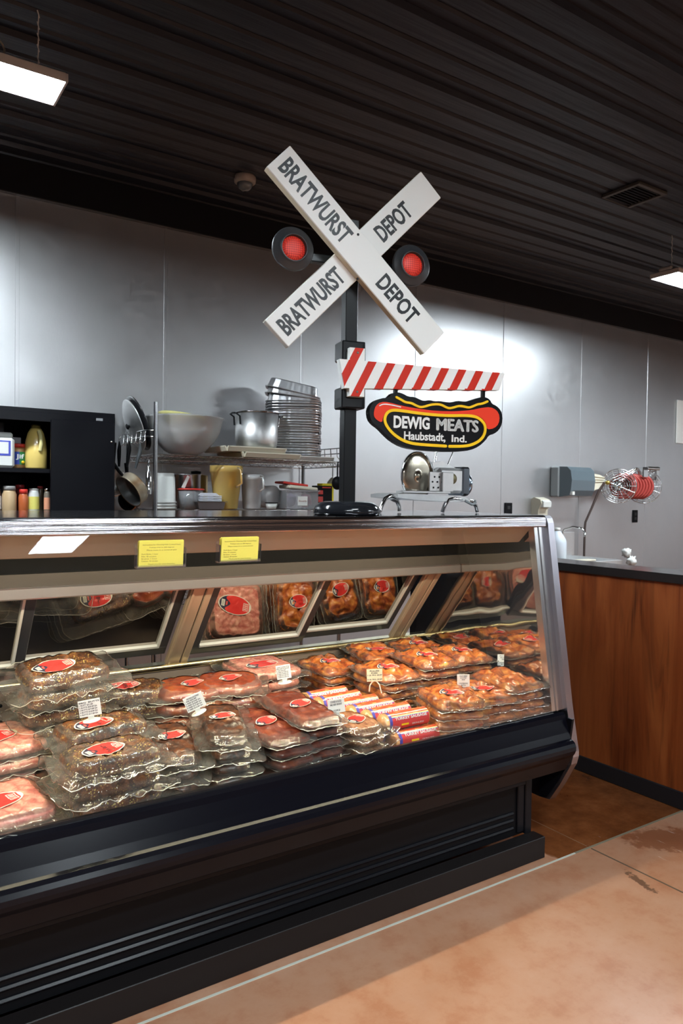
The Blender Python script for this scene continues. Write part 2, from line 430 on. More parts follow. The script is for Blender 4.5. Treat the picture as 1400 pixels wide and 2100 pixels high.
# floor
def floor_mat():
    m, nt, b = newmat('stained_concrete'); v = coords(nt)
    n1 = noise_n(nt, v, 1.6, 6, .6, .4); n2 = noise_n(nt, v, 9, 6, .65); n3 = noise_n(nt, v, 60, 3)
    base = ramp(nt, n1, [(.3, (.40, .175, .092)), (.5, (.49, .245, .145)), (.7, (.54, .30, .195))])
    rust = ramp(nt, n2, [(.36, (.36, .12, .05)), (.50, (.48, .24, .14)), (.8, (.55, .33, .23))])
    base = mixc(nt, .45, base, rust)
    base = mixc(nt, maprange(nt, n3, .62, .8, 0, .35), base, (.35, .15, .08))
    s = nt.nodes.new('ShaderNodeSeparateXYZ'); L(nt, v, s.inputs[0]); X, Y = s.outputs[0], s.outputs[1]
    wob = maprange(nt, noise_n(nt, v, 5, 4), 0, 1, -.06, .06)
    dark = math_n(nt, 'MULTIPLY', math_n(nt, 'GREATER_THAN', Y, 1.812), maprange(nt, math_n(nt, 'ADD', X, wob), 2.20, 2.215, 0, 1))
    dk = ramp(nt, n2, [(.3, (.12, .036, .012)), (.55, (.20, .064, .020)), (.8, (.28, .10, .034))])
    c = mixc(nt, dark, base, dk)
    # worn brown patch and chip
    def ell(cx, cy, rx, ry, ang, amp=.5, sc=14):
        ca, sa = math.cos(ang), math.sin(ang)
        dx = math_n(nt, 'SUBTRACT', X, cx); dy = math_n(nt, 'SUBTRACT', Y, cy)
        a = math_n(nt, 'DIVIDE', math_n(nt, 'ADD', math_n(nt, 'MULTIPLY', dx, ca), math_n(nt, 'MULTIPLY', dy, sa)), rx)
        e = math_n(nt, 'DIVIDE', math_n(nt, 'SUBTRACT', math_n(nt, 'MULTIPLY', dy, ca), math_n(nt, 'MULTIPLY', dx, sa)), ry)
        r = math_n(nt, 'SQRT', math_n(nt, 'ADD', math_n(nt, 'MULTIPLY', a, a), math_n(nt, 'MULTIPLY', e, e)))
        r = math_n(nt, 'ADD', r, maprange(nt, noise_n(nt, v, sc, 4, .7), 0, 1, -amp, amp))
        return maprange(nt, r, .8, 1.05, 1, 0)
    c = mixc(nt, math_n(nt, 'MULTIPLY', ell(2.72, 1.68, .20, .10, -.5, .9, 26), .85), c, (.26, .085, .035))
    c = mixc(nt, ell(2.325, 1.55, .080, .016, 1.25, 1.5, 45), c, (.17, .085, .05))
    scr = ramp(nt, noise_n(nt, coords(nt, (60, 9, 1), (0, 0, .7)), 1, 3), [(.66, (0, 0, 0)), (.72, (1, 1, 1))])
    c = mixc(nt, math_n(nt, 'MULTIPLY', math_n(nt, 'MULTIPLY', scr, ell(2.66, 1.70, .32, .16, -.4, .6, 10)), .85), c, (.66, .56, .50))
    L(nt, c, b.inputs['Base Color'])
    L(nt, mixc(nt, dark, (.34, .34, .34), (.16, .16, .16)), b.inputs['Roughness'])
    b.inputs['Specular IOR Level'].default_value = .45
    bump(nt, n2, b, .03, .01); return m
struct('floor', MB().box(XL, XR2, YF, YB + .3, -.1, 0), floor_mat())
gm = mat('groove_filler', (.58, .58, .50), .7); gm2 = mat('groove_dark', (.13, .09, .06), .8)
struct('trim_1', MB().box(XL + .02, 2.30, 1.805, 1.813, -.02, .0015), gm)
struct('trim_6', MB().box(2.30, XR2 - .02, 1.805, 1.814, -.02, .0013), mat('groove_worn', (.22, .19, .13), .8))
struct('trim_2', MB().box(2.382, 2.388, YF + .02, 1.80, -.02, .0012), gm2)
struct('trim_3', MB().box(2.384, 2.387, 1.82, 3.6, -.02, .0012), mat('groove_line', (.26, .12, .06), .7))
# metal clad back wall: one plate per panel width, seams between
def wall_mat():
    m, nt, b = newmat('galvanised_panel'); b.inputs['Metallic'].default_value = .90
    v = coords(nt)
    n1 = noise_n(nt, coords(nt, (1.2, 1, .8)), 1.5, 4, .6, .4); n2 = noise_n(nt, coords(nt, (90, 90, 25)), 1, 4, .7); n3 = noise_n(nt, v, 14, 5, .7, .8)
    c = mixc(nt, n1, (.55, .55, .56), (.72, .72, .73)); c = mixc(nt, maprange(nt, n2, .3, .7, 0, .35), c, (.66, .66, .68))
    L(nt, c, b.inputs['Base Color'])
    rr = math_n(nt, 'ADD', maprange(nt, n3, .3, .7, .30, .40), maprange(nt, n2, .3, .7, -.04, .04)); L(nt, rr, b.inputs['Roughness'])
    bump(nt, n2, b, .10, .004); return m
WM = wall_mat()
seams = [-1.2, -.2, .806, 1.669, 2.666, 3.70, 4.66, 5.68, 6.70, 7.72, 8.74, XR2]
wb = MB()
wb.box(XL, XR2, YB + .012, YB + .1, 0, ZC)
prevx = XL
for x in seams:
    wb.box(prevx + .0025, x - .0025, YB, YB + .014, 0, 3.0, b=.0015); prevx = x
struct('wall_back', wb, WM)
st = MB()
for x in seams[:-1]: st.box(x - .011, x + .011, YB - .004, YB + .001, 0, 3.0, b=.0015)
struct('trim_4', st, WM)
struct('trim_5', MB().box(XL, XR2, YB - .035, YB + .05, 3.0, 3.2, b=.004), mat('black_fascia', (.008, .008, .010), .4))
side = mat('painted_side_wall', (.20, .20, .21), .7)
struct('wall_left', MB().box(XL - .1, XL, YF, YB, 0, ZC), side)
struct('wall_right', MB().box(XR2, XR2 + .1, YF, YB, 0, ZC), WM)
struct('wall_front', MB().box(XL, XR2, YF - .1, YF, 0, ZC), mat('painted_front_wall', (.06, .055, .055), .8))
# ribbed black metal ceiling
cm, nt, b = newmat('black_ribbed_metal')
n1 = noise_n(nt, coords(nt, (.6, 3, 1)), 2, 5, .6)
L(nt, mixc(nt, n1, (.007, .008, .013), (.016, .018, .027)), b.inputs['Base Color']); b.inputs['Roughness'].default_value = .38; b.inputs['Specular IOR Level'].default_value = .22
bump(nt, noise_n(nt, coords(nt, (1, 14, 1)), 1.5, 3), b, .25, .02)
prof = []; y = YF
while y < YB:
    for dy, dz in ((0, 0), (.09, 0), (.098, .012), (.112, .012), (.12, 0), (.205, 0), (.213, .012), (.227, .012), (.235, 0), (.285, 0), (.296, -.022), (.324, -.022), (.335, 0)):
        if y + dy < YB: prof.append((y + dy, ZC + dz))
    y += .345
prof += [(YB, ZC), (YB, ZC + .12), (YF, ZC + .12)]
struct('ceiling', MB().prism(prof, XL, XR2, 'x'), cm)

# ------------------------------------------------------------------ ceiling fixtures
def troffer(x0, yc, hx, hy, i):
    names = ['bright rectangular hanging lamp above the black storage cabinet', 'hanging lamp at the right edge, beyond the crossing sign', 'left lamp of the row between the viewer and the case', 'rightmost lamp of the row between the viewer and the case', 'lamp over the aisle right of the viewer, nearest the counter', 'left lamp hanging far behind the viewer', 'wide square-ended lamp whose reflection shows in the case glass', 'right lamp hanging far behind the viewer', 'added fill lamp hanging almost overhead, between the viewer and the case']
    t = thing('hanging_lamp', (x0 + hx, yc, 2.9), names[i], 'lamp', group='hanging lamps')
    h = MB()
    h.box(-hx, hx, -hy, hy, .012, .035, b=.003); h.box(-hx, hx, -hy * .5, hy * .5, .035, .065, b=.01)
    h.box(-hx, hx, -hy - .003, -hy + .003, 0, .03); h.box(-hx, hx, hy - .003, hy + .003, 0, .03); h.box(-hx - .006, -hx + .002, -hy - .003, hy + .003, 0, .03); h.box(hx - .002, hx + .006, -hy - .003, hy + .003, 0, .03)
    h.build('housing', M['lamp_metal'], t)
    d = MB(); d.box(-hx + .003, hx - .003, -hy + .004, hy - .004, .002, .012)
    d.build('diffuser', M['diffuser'], t)
    for sx in (-hx * .9, hx * .9):
        c = MB()
        for k in range(12):
            z0 = .03 + k * .0215
            c.tube([(sx + (.004 if k % 2 else 0), (.004 if k % 2 == 0 else 0), z0), (sx - (.004 if k % 2 else 0), -(.004 if k % 2 == 0 else 0), z0 + .026)], .0025, 5)
        c.build('chain', M['lamp_metal'], t)
    cb = MB(); pts = []
    for k in range(17):
        s = k / 16; pts.append((hx * .68 + .06 * math.sin(s * 6.5), .02 * math.sin(s * 5.2), .05 + s * .255))
    cb.tube(pts, .004, 6); cb.build('cord', M['beige_wire'], t)
    return t
for i, q in enumerate(LIGHTS): troffer(*q, i)
# dome camera
p = P(502, 362, 2, ZC)
t = thing('security_camera', (p.x, p.y, ZC), 'small white dome security camera on black ceiling', 'camera')
MB().lathe([(0, -.0), (.062, 0), (.065, -.01), (.062, -.035), (.05, -.042), (0, -.042)], 28).build('housing', mat('camera_shell', (.40, .36, .33), .5), t)
MB().lathe([(.046, -.040), (.044, -.058), (.034, -.074), (.018, -.082), (0, -.084)], 24).build('dome', M['dark_glass'], t)
# ceiling grille
p = P(1297, 398, 2, ZC)
t = thing('ceiling_vent', (p.x, p.y, ZC), 'black square air grille in the ribbed ceiling near the right lamp', 'vent')
f = MB()
for a in ((-.14, .14, -.14, -.115), (-.14, .14, .115, .14), (-.14, -.115, -.115, .115), (.115, .14, -.115, .115)): f.box(a[0], a[1], a[2], a[3], -.018, .0, b=.002)
f.build('frame', mat('vent_grey', (.05, .048, .045), .5), t)
f = MB()
for k in range(9): f.box(-.115, .115, -.105 + k * .0245, -.098 + k * .0245, -.012, -.002)
f.build('louvre', M['black_matte'], t)

# ------------------------------------------------------------------ refrigerated display case
X0, X1 = -1.36, 2.30      # left end, right end
case = thing('display_case', (0, 0, 0), 'long black and steel glass-front meat case with slanted glass', 'display case')
body = [(1.858, .535), (1.842, .540), (1.832, .532), (1.828, .515), (1.812, .470), (1.803, .448), (1.793, .444), (1.783, .436), (1.778, .424), (1.778, .410), (1.784, .396), (1.796, .380), (1.825, .325), (1.95, .315), (1.95, .40), (1.87, .42), (1.862, .50)]
MB().prism(body, X0, 2.256, 'x').build('bumper', mat('bumper_black', (.004, .004, .007), .22, 0, 0, .2), case)
MB().box(X0, 2.256, 1.862, 1.868, .50, .542).build('glass_channel', M['black_gloss'], case)
lo = MB().box(X0, 2.16, 1.915, 2.72, .08, .34)
lo.box(X0, 2.256, 1.93, 2.74, .30, .44)
lo.build('base', M['black_matte'], case)
fr = MB()
fr.box(2.125, 2.16, 1.90, 1.92, .08, .31, b=.003); fr.box(X0, 2.125, 1.90, 1.92, .268, .285, b=.003); fr.box(X0, 2.125, 1.896, 1.92, .30, .33, b=.006)
for z in (.168, .142, .112): fr.box(X0, 2.075, 1.905, 1.92, z - .006, z + .006, b=.005)
fr.box(2.09, 2.125, 1.906, 1.92, .09, .27, b=.003)
fr.build('kick_moulding', M['black_semi'], case)
MB().box(X0, 2.175, 1.846, 1.905, 0.001, .081, b=.002).build('toe_board', mat('toe_black', (.010, .008, .008), .45, spec=.3), case)
# steel end panel
endp = [(1.990, 1.280), (1.960, 1.278), (1.948, 1.268), (1.941, 1.250), (1.893, .936), (1.857, .716), (1.835, .571), (1.806, .420), (1.800, .395), (1.800, .375), (1.808, .345), (1.858, .254), (1.906, .180), (1.950, .175), (2.74, .175), (2.74, 1.28)]
MB().prism(endp, 2.266, X1, 'x').build('end_panel', M['panel_steel'], case)
tr = MB()
inn = [(1.972, 1.262), (1.957, 1.235), (1.912, .936), (1.877, .716), (1.852, .545)]
for k in range(len(inn) - 1):
    a, b_ = inn[k], inn[k + 1]
    tr.prism([(a[0], a[1]), (b_[0], b_[1]), (b_[0] + .03, b_[1]), (a[0] + .03, a[1])], 2.205, 2.266, 'x')
    tr.prism([(a[0] - .004, a[1]), (b_[0] - .004, b_[1]), (b_[0] + .01, b_[1]), (a[0] + .01, a[1])], 2.228, 2.236, 'x')
tr.build('end_trim', M['trim_steel'], case)
MB().prism([(1.80, .52), (1.845, .52), (1.95, .52), (1.95, .18), (1.915, .186), (1.862, .262), (1.812, .350), (1.806, .385), (1.812, .43)], 2.257, 2.268, 'x').build('end_liner', M['black_semi'], case)
# mirror on the inside of the end panel, slightly wavy sheet
mm, nt, b = newmat('wavy_mirror'); b.inputs['Metallic'].default_value = 1; b.inputs['Base Color'].default_value = (.62, .58, .52, 1); b.inputs['Roughness'].default_value = .03
bump(nt, noise_n(nt, coords(nt), 6, 1), b, .14, .02)
MB().prism([(1.985, 1.235), (1.94, .93), (1.88, .50), (1.90, .43), (2.72, .45), (2.72, 1.235)], 2.222, 2.228, 'x').build('end_mirror', mm, case)
# top
tp = MB(); tp.box(X0, 2.266, 1.960, 2.74, 1.268, 1.280, b=.002)
tp.box(X0, 2.266, 2.715, 2.74, 1.235, 1.27)
tp.build('top_panel', brushed('top_steel', (.55, .55, .57), .10, (2, 60, 60), .05), case)
MB().prism([(1.962, 1.280), (1.952, 1.277), (1.9480, 1.270), (1.9450, 1.238), (1.949, 1.235), (1.975, 1.235), (1.975, 1.280)], X0, 2.262, 'x').build('top_rail', M['front_rail'], case)
MB().prism([(1.966, 1.236), (2.030, 1.174), (2.036, 1.172), (2.040, 1.262), (1.966, 1.262)], X0, 2.205, 'x').build('light_canopy', M['reflector'], case)
hd = MB(); hd.box(X0, 2.222, 2.40, 2.42, 1.095, 1.235); hd.build('rear_header', mat('header_black', (.003, .003, .004), .5, spec=.1), case)
MB().box(X0, 2.222, 2.385, 2.42, 1.055, 1.095).build('header_band', mat('header_brown_steel', (.055, .046, .042), .4, .2), case)
MB().box(X0, 2.222, 2.375, 2.42, 1.018, 1.055, b=.004).build('header_rail', mat('rail_grey', (.40, .39, .41), .3, .9), case)
# led strip under the canopy
MB().box(X0 + .05, 2.18, 2.043, 2.058, 1.185, 1.200).build('lamp_housing', M['white_paint'], case)
ls = MB(); x = X0 + .08
while x < 2.16:
    ls.box(x, x + .011, 2.046, 2.055, 1.1795, 1.1845); x += .045
ls.box(X0 + .06, 2.17, 2.044, 2.056, 1.1840, 1.1852, mi=1); ls.build('led_strip', [M['led'], M['white_paint']], case)
ld = bpy.data.lights.new('case_lamp', 'AREA'); ld.shape = 'RECTANGLE'; ld.size = 3.4; ld.size_y = .02; ld.energy = CASE_W; ld.color = (1.0, .88, .62)
lo_ = bpy.data.objects.new('case_lamp', ld); COL.objects.link(lo_); lo_.parent = case
lo_.location = (.45, 2.055, 1.172); lo_.rotation_euler = (R_(12), 0, 0)
# tub
tubm = mat('tub_steel', (.50, .40, .34), .22, .7)
MB().prism([(1.868, .44), (2.69, .49), (2.69, .455), (1.868, .425)], X0, 2.222, 'x').build('deck', mat('deck_grey', (.10, .09, .09), .35, .6), case)
bw = MB(); bw.box(X0, 2.222, 2.665, 2.68, .485, .69)
bw.build('tub_back', tubm, case)
hl = MB()
for k in range(16):
    for z in (.575, .63):
        hl.lathe([(0, 0), (.006, 0), (.006, .002), (0, .002)], 12, M=Tm(.3 + k * .13, 2.6655, z) @ Rm(PI / 2, 'X'))
hl.build('vent_hole', M['black_matte'], case)['kind'] = 'stuff'
rl = MB(); rl.tube([(X0, 2.665, .692), (2.222, 2.665, .692)], .013, 16); rl.box(X0, 2.222, 2.665, 2.72, .688, .702)
rl.build('rear_ledge', M['brass'], case)
# rear sliding doors: leaning plane from (y 2.69, z .72) up to (y 2.42, z 1.035)
A0 = Vector((0, 2.690, .705)); A1 = Vector((0, 2.415, 1.05)); DL = (A1 - A0).length; ang = math.atan2(A1.z - A0.z, A1.y - A0.y)
DM = Tm(0, A0.y, A0.z) @ Rm(ang, 'X')        # local: x along the case, y up the door, z = normal to it (towards operator)
NS = -1
DM = Tm(0, A0.y, A0.z) @ Rm(ang, 'X')
def dbox(mb, x0, x1, v0, v1, n0, n1, **k): mb.box(x0, x1, v0, v1, n0, n1, M=DM, **k)
for xp in (-.02, 1.045, 2.112):
    q = MB(); dbox(q, xp - .040, xp + .014, 0, DL, -.006, .014, b=.003); dbox(q, xp + .018, xp + .045, 0, DL, .002, .016, b=.003); dbox(q, xp - .036, xp - .028, 0, DL, .010, .022)
    q.build('door_post', M['door_alum'], case)
dark_pane = mat('door_glass', (.42, .38, .35), .025, 1)
k = 0
for (xa, xb, nz) in ((-1.3, -.62, .030), (-.64, -.06, .048), (.03, .50, .030), (.47, 1.005, .048), (1.092, 1.60, .030), (1.57, 2.072, .048)):
    fr = MB(); wf = .042
    dbox(fr, xa, xb, .028, .028 + wf, -nz + .012, -nz + .03, b=.002); dbox(fr, xa, xb, DL - wf, DL, -nz + .012, -nz + .03, b=.002)
    dbox(fr, xa, xa + wf * .8, .028 + wf, DL - wf, -nz + .012, -nz + .03, b=.002); dbox(fr, xb - wf * .8, xb, .028 + wf, DL - wf, -nz + .012, -nz + .03, b=.002)
    d = fr.build('sliding_door', mat('door_frame_dark', (.03, .03, .035), .3) if k == 0 else bpy.data.materials['door_frame_dark'], case)
    pn = MB(); dbox(pn, xa + wf * .8, xb - wf * .8, .028 + wf, DL - wf, -nz + .016, -nz + .022); pn.build('pane', dark_pane, d)
    g = MB(); ga = .028 + wf; xi, xj = xa + wf * .8, xb - wf * .8
    dbox(g, xi, xj, ga, ga + .010, -nz + .022, -nz + .034); dbox(g, xj - .008, xj, ga, DL - wf, -nz + .022, -nz + .034)
    g.build('gasket', M['gasket'], d); k += 1
# front glass
gy0, gz0, gy1, gz1 = 1.848, .530, 1.956, 1.236
MB().prism([(gy0, gz0), (gy1, gz1), (gy1 + .006, gz1), (gy0 + .006, gz0)], X0, 2.208, 'x').build('front_glass', M['glass'], case)
MB().prism([(gy0 - .002, gz0 + .0), (gy0 + .001, gz0 + .016), (gy0 + .012, gz0 + .016), (gy0 + .012, gz0)], X0, 2.208, 'x').build('glass_seal', M['black_gloss'], case)
MB().box(X0 - .04, X0, 1.80, 2.74, .175, 1.28, b=.004).build('end_panel', M['steel_v'], case)

# yellow handbill holders on the glass
def gl_y(z): return gy0 + (gy1 - gy0) * (z - gz0) / (gz1 - gz0)
def handbills(xc, w_, zt, zb, lab, rz):
    zm = (zt + zb) / 2; hgt = (zt - zb)
    lean = math.atan2(gy1 - gy0, gz1 - gz0)
    t = thing('handbill_holder', (xc, gl_y(zb) - .012, zb), lab, 'card holder', group='handbill holders on the glass', rot=(-lean + R_(14), 0, rz))
    h = MB(); h.box(-w_ / 2 - .006, w_ / 2 + .006, .002, .004, 0, hgt * .8); h.box(-w_ / 2 - .006, w_ / 2 + .006, -.022, .004, -.003, 0); h.box(-w_ / 2 - .006, -w_ / 2 - .004, -.022, .004, 0, hgt * .7); h.box(w_ / 2 + .004, w_ / 2 + .006, -.022, .004, 0, hgt * .7)
    h.box(-w_ / 2 - .004, w_ / 2 + .004, -.023, -.0215, 0, .006)
    h.build('holder', M['acrylic'], t)
    st_ = MB()
    for k in range(7): st_.box(-w_ / 2 + (k % 3) * .0012, w_ / 2 - (2 - k % 3) * .001, -.019 + k * .0022, -.0175 + k * .0022, .001, hgt - .004 + (k % 2) * .003)
    c = st_.build('handbill', M['yellow_card'], t)
    tx = MB(); zz = hgt - .010
    for body, ww in (('Instructions for Warming Fully Cooked Meats', .84), ('Preheat oven to 300 degrees', .55), ('Place meat in a covered pan', .66)):
        text_mesh(body, w_ * ww, .0042, .0004, Tm(0, -.0192, zz - .002), tx); zz -= .0072
    zz -= .003
    for body, ww in (('Pork Butts: 1 hour', .36), ('Ribs: 45 minutes', .32), ('Brisket: 1 hour', .34), ('Chicken: 30 minutes', .36)):
        text_mesh(body, w_ * ww, .0036, .0004, Tm(-w_ * .5 + w_ * (.06 + ww / 2), -.0192, zz - .002), tx); zz -= .0062
    text_mesh('Thank you for your business', w_ * .6, .0040, .0004, Tm(0, -.0192, .008), tx)
    tx.build('printing', M['print_grey'], c)
handbills(.705, .122, 1.222, 1.150, 'stack of yellow printed cards in a clear holder, left of two on the glass', R_(-4))
handbills(.935, .120, 1.226, 1.156, 'stack of yellow printed cards in a clear holder, right of two on the glass', R_(2))
#SPLIT1
# ------------------------------------------------------------------ railway crossing sign on the case
TH = R_(-12.5)
SUX = Vector((math.cos(TH), math.sin(TH), 0)); SN = Vector((math.sin(TH), -math.cos(TH), 0))
SB = Vector((1.455, 2.1, 1.28)) - SUX * .022
def S(x, y, off=.05):
    """photograph point -> (across, up) on the sign's own upright plane, off metres in front of the post axis"""
    d = Vector((x - 700) / FPX * RGT - (y - 1050) / FPX * UPV + FWD)
    c = Vector((0, 0, CAMH)); t_ = ((SB + SN * off - c).dot(SN)) / d.dot(SN)
    q = c + d * t_ - SB
    return (q.dot(SUX), q.z)
sign = thing('crossing_sign', SB, 'tall black and white railway crossing sign with red lamps and striped gate arm', 'sign', rz=TH)
MB().lathe([(0, .0), (.112, .0), (.116, .006), (.116, .016), (.110, .030), (.095, .041), (.075, .046), (.045, .044), (.03, .040), (0, .040)], 48).build('base', mat('gloss_black_base', (.012, .013, .016), .12), sign)
MB().box(-.022, .022, -.022, .022, .03, 1.0, b=.002).build('post', M['black_paint'], sign)
la = MB(); la.box(-.235, .235, -.012, .018, .845, .873, b=.003); la.build('lamp_arm', M['black_paint'], sign)
red_lens, nt, b = newmat('red_lens')
vo = nt.nodes.new('ShaderNodeTexChecker'); vo.inputs['Scale'].default_value = 200; L(nt, coords(nt, (1, 1, 1), (0, R_(45), 0)), vo.inputs['Vector'])
L(nt, mixc(nt, vo.outputs['Fac'], (.90, .06, .03), (.55, .012, .008)), b.inputs['Base Color']); b.inputs['Roughness'].default_value = .5
for sx, lab in ((-.222, 'left lamp, fully facing the viewer'), (.204, 'right lamp')):
    m_ = Tm(sx, -.045, .861) @ Rm(PI / 2, 'X')
    q = MB().lathe([(0, -.035), (.045, -.035), (.055, -.02), (.066, -.002), (.070, .004), (.070, .012), (.066, .016), (.050, .018), (.046, .026), (.042, .030), (.0405, .026), (.0405, .014), (0, .014)], 48, M=m_)
    q.tube([(sx, .01, .861), (sx, -.02, .861)], .014, 12)
    s1 = q.build('signal_lamp', mat('lamp_rim_black', (.03, .032, .036), .38) if sx < 0 else bpy.data.materials['lamp_rim_black'], sign)
    MB().lathe([(.0405, .0145), (.038, .018), (.025, .022), (.012, .024), (0, .0245)], 40, M=m_).build('lens', red_lens, s1)
def crossboard(c1, c2, yf, words):
    """board between end midpoints c1, c2 (across, up)"""
    c1 = Vector(c1); c2 = Vector(c2); mid = (c1 + c2) / 2; d = c2 - c1; ln = d.length; a = math.atan2(d.y, d.x)
    m_ = Tm(mid.x, 0, mid.y) @ Rm(-a, 'Y')
    q = MB(); h = ln / 2; wd = .0555
    q.box(-h, h, yf, yf + .030, -wd, wd, M=m_, b=.0022)
    q2 = MB(); q2.box(-h + .001, h - .001, yf + .004, yf + .0298, -wd - .0004, wd + .0004, M=m_)
    bd = q.build('crossbuck_board', M['sign_white'], sign)
    q2.build('board_edge', M['cream_edge'], bd)
    for body, s0, s1, hh, zo in words:
        tx = MB(); text_mesh(body, (s1 - s0), hh, .0012, m_ @ Tm((s0 + s1) / 2, yf, zo), tx, bold=.028)
        tx.build('lettering', M['letter_black'], bd)
    return bd, m_
A_a = ((S(587, 306)[0] + S(542, 352)[0]) / 2, (S(587, 306)[1] + S(542, 352)[1]) / 2)
A_b = ((S(860, 729)[0] + S(902, 686)[0]) / 2, (S(860, 729)[1] + S(902, 686)[1]) / 2)
B_a = ((S(592, 713)[0] + S(541, 656)[0]) / 2, (S(592, 713)[1] + S(541, 656)[1]) / 2)
B_b = ((S(862, 352)[0] + S(904, 406)[0]) / 2, (S(862, 352)[1] + S(904, 406)[1]) / 2)
bA, mA = crossboard(A_a, A_b, -.084, (('BRATWURST', -.367, -.060, .062, 0), ('DEPOT', .105, .285, .060, 0)))
bB, mB = crossboard(B_a, B_b, -.053, (('BRATWURST', -.372, -.085, .062, -.001), ('DEPOT', .110, .268, .060, -.001)))
for px_, py_ in ((734, 481), (733, 572)):
    s_, z_ = S(px_, py_, .084)
    MB().lathe([(0, .002), (.004, .0018), (.0045, 0)], 14, M=Tm(s_, -.084, z_) @ Rm(PI / 2, 'X')).build('screw', M['letter_black'], sign)
# bracket (two U clamps)
for z0, z1, zz0, zz1 in ((.545, .586, .52, .545), (.360, .400, .400, .43)):
    bk = MB(); bk.box(-.043, .043, -.048, .026, z0, z1, b=.005)
    for sx in (-1, 1):
        a0, a1 = sorted((sx * .043, sx * .026)); bk.box(a0, a1, -.048, .026, min(z0, zz0), max(z1, zz1), b=.004)
    bk.build('clamp', M['black_paint'], sign)
# striped gate arm
def clip(poly, conv):
    out = poly
    n = len(conv)
    for i in range(n):
        a, b_ = conv[i], conv[(i + 1) % n]; inp = out; out = []
        def side_(p_): return (b_[0] - a[0]) * (p_[1] - a[1]) - (b_[1] - a[1]) * (p_[0] - a[0])
        for j in range(len(inp)):
            p_, q_ = inp[j - 1], inp[j]; sp, sq = side_(p_), side_(q_)
            if sq >= 0:
                if sp < 0: t_ = sp / (sp - sq); out.append((p_[0] + (q_[0] - p_[0]) * t_, p_[1] + (q_[1] - p_[1]) * t_))
                out.append(q_)
            elif sp >= 0:
                t_ = sp / (sp - sq); out.append((p_[0] + (q_[0] - p_[0]) * t_, p_[1] + (q_[1] - p_[1]) * t_))
        if not out: return []
    return out
gy = -.072
arm = [(-.043, .422), (.556, .453), (.580, .516), (-.062, .517)]
plate = [(-.026, .397), (.028, .397), (.028, .558), (-.026, .558)]
ga = MB(); ga.prism(arm, gy, gy + .028, 'y'); ga.prism(plate, gy - .001, gy + .03, 'y')
gate = ga.build('gate_arm', M['sign_white'], sign)
stp = MB()
def stripe(xt, wd, hi=.559, lo_=.396, polys=(arm, plate)):
    sl = .52
    for pg, yo in ((polys[0], -.0012), (polys[1], -.0022)):
        q = [(xt - (.515 - lo_) * sl, lo_), (xt + wd - (.515 - lo_) * sl, lo_), (xt + wd + (hi - .515) * sl, hi), (xt + (hi - .515) * sl, hi)]
        c = clip(q, pg)
        if len(c) > 2: stp.prism(c, gy + yo, gy + .006, 'y')
for k in range(-1, 8): stripe(.040 + k * .0695, .031, polys=(arm, plate) if k < 1 else (arm, [(9, 9), (9.1, 9), (9.1, 9.1)]))
for k in range(0, 8):
    xt = .040 + k * .0695 - .09 * .5 + .002
    if k: stp.box(xt, xt + .031, gy - .001, gy + .0285, .4225 + (xt + .043) * .0518 - .0006, .4225 + (xt + .043) * .0518 + .004)
stp.build('stripe', M['sign_red'], gate)
bsm = mat('bolt_steel', (.25, .22, .2), .4, .8)
for z_ in (.542, .412):
    MB().lathe([(0, .003), (.004, .0025), (.0046, 0)], 14, M=Tm(.002, gy - .001, z_) @ Rm(PI / 2, 'X')).build('bolt', bsm, gate)
# hot dog shop sign
def C(x, y): return S(680 + x / 3.889, 690 + y / 3.889, .062)
def smooth(pts, it=2, closed=True):
    for _ in range(it):
        out = []; n = len(pts)
        rng_ = range(n) if closed else range(n - 1)
        if not closed: out.append(pts[0])
        for i in rng_:
            a, b_ = pts[i], pts[(i + 1) % n]
            out += [(a[0] * .75 + b_[0] * .25, a[1] * .75 + b_[1] * .25), (a[0] * .25 + b_[0] * .75, a[1] * .25 + b_[1] * .75)]
        if not closed: out.append(pts[-1])
        pts = out
    return pts
sil = [(290, 600), (300, 560), (330, 520), (385, 495), (440, 492), (458, 475), (480, 452), (520, 447), (560, 460), (600, 483), (650, 485), (690, 505), (720, 517), (770, 510), (810, 520), (850, 518), (890, 525), (940, 530), (990, 515), (1040, 522), (1080, 520), (1130, 500), (1180, 485), (1220, 488), (1250, 508), (1265, 540), (1300, 555), (1335, 590), (1350, 640), (1345, 700), (1320, 750), (1280, 780), (1240, 790), (1215, 830), (1160, 880), (1090, 910), (1000, 920), (880, 920), (760, 912), (640, 900), (560, 880), (480, 835), (420, 780), (380, 735), (330, 700), (300, 660)]
sil = smooth([C(*q) for q in sil], 1)
hd = MB(); hd.prism(sil[::-1], -.072, -.040, 'y')
dog = hd.build('shop_sign', M['black_paint'], sign)
saus = smooth([C(*q) for q in [(325, 600), (340, 555), (380, 525), (440, 527), (540, 555), (680, 580), (830, 598), (980, 600), (1100, 590), (1180, 572), (1250, 565), (1300, 590), (1325, 640), (1315, 700), (1280, 735), (1225, 745), (1215, 700), (1190, 660), (1150, 635), (1050, 628), (900, 630), (760, 622), (640, 605), (540, 590), (470, 585), (420, 610), (395, 650), (390, 690), (350, 670), (325, 640)]], 1)
MB().prism(saus[::-1], -.0745, -.070, 'y').build('painted_sausage', M['dog_red'], dog)
bun = smooth([C(*q) for q in [(895, 876), (760, 868), (640, 858), (560, 835), (490, 790), (440, 740), (410, 685), (412, 640), (435, 603), (480, 588), (560, 597), (680, 615), (800, 628), (920, 635), (1050, 632), (1130, 640), (1180, 670), (1210, 715), (1208, 770), (1180, 820), (1130, 855), (1060, 877), (925, 878)]], 2, False)
MB().ribbon(bun, .0100, -.0755, -.071).build('painted_bun', M['sign_yellow'], dog)
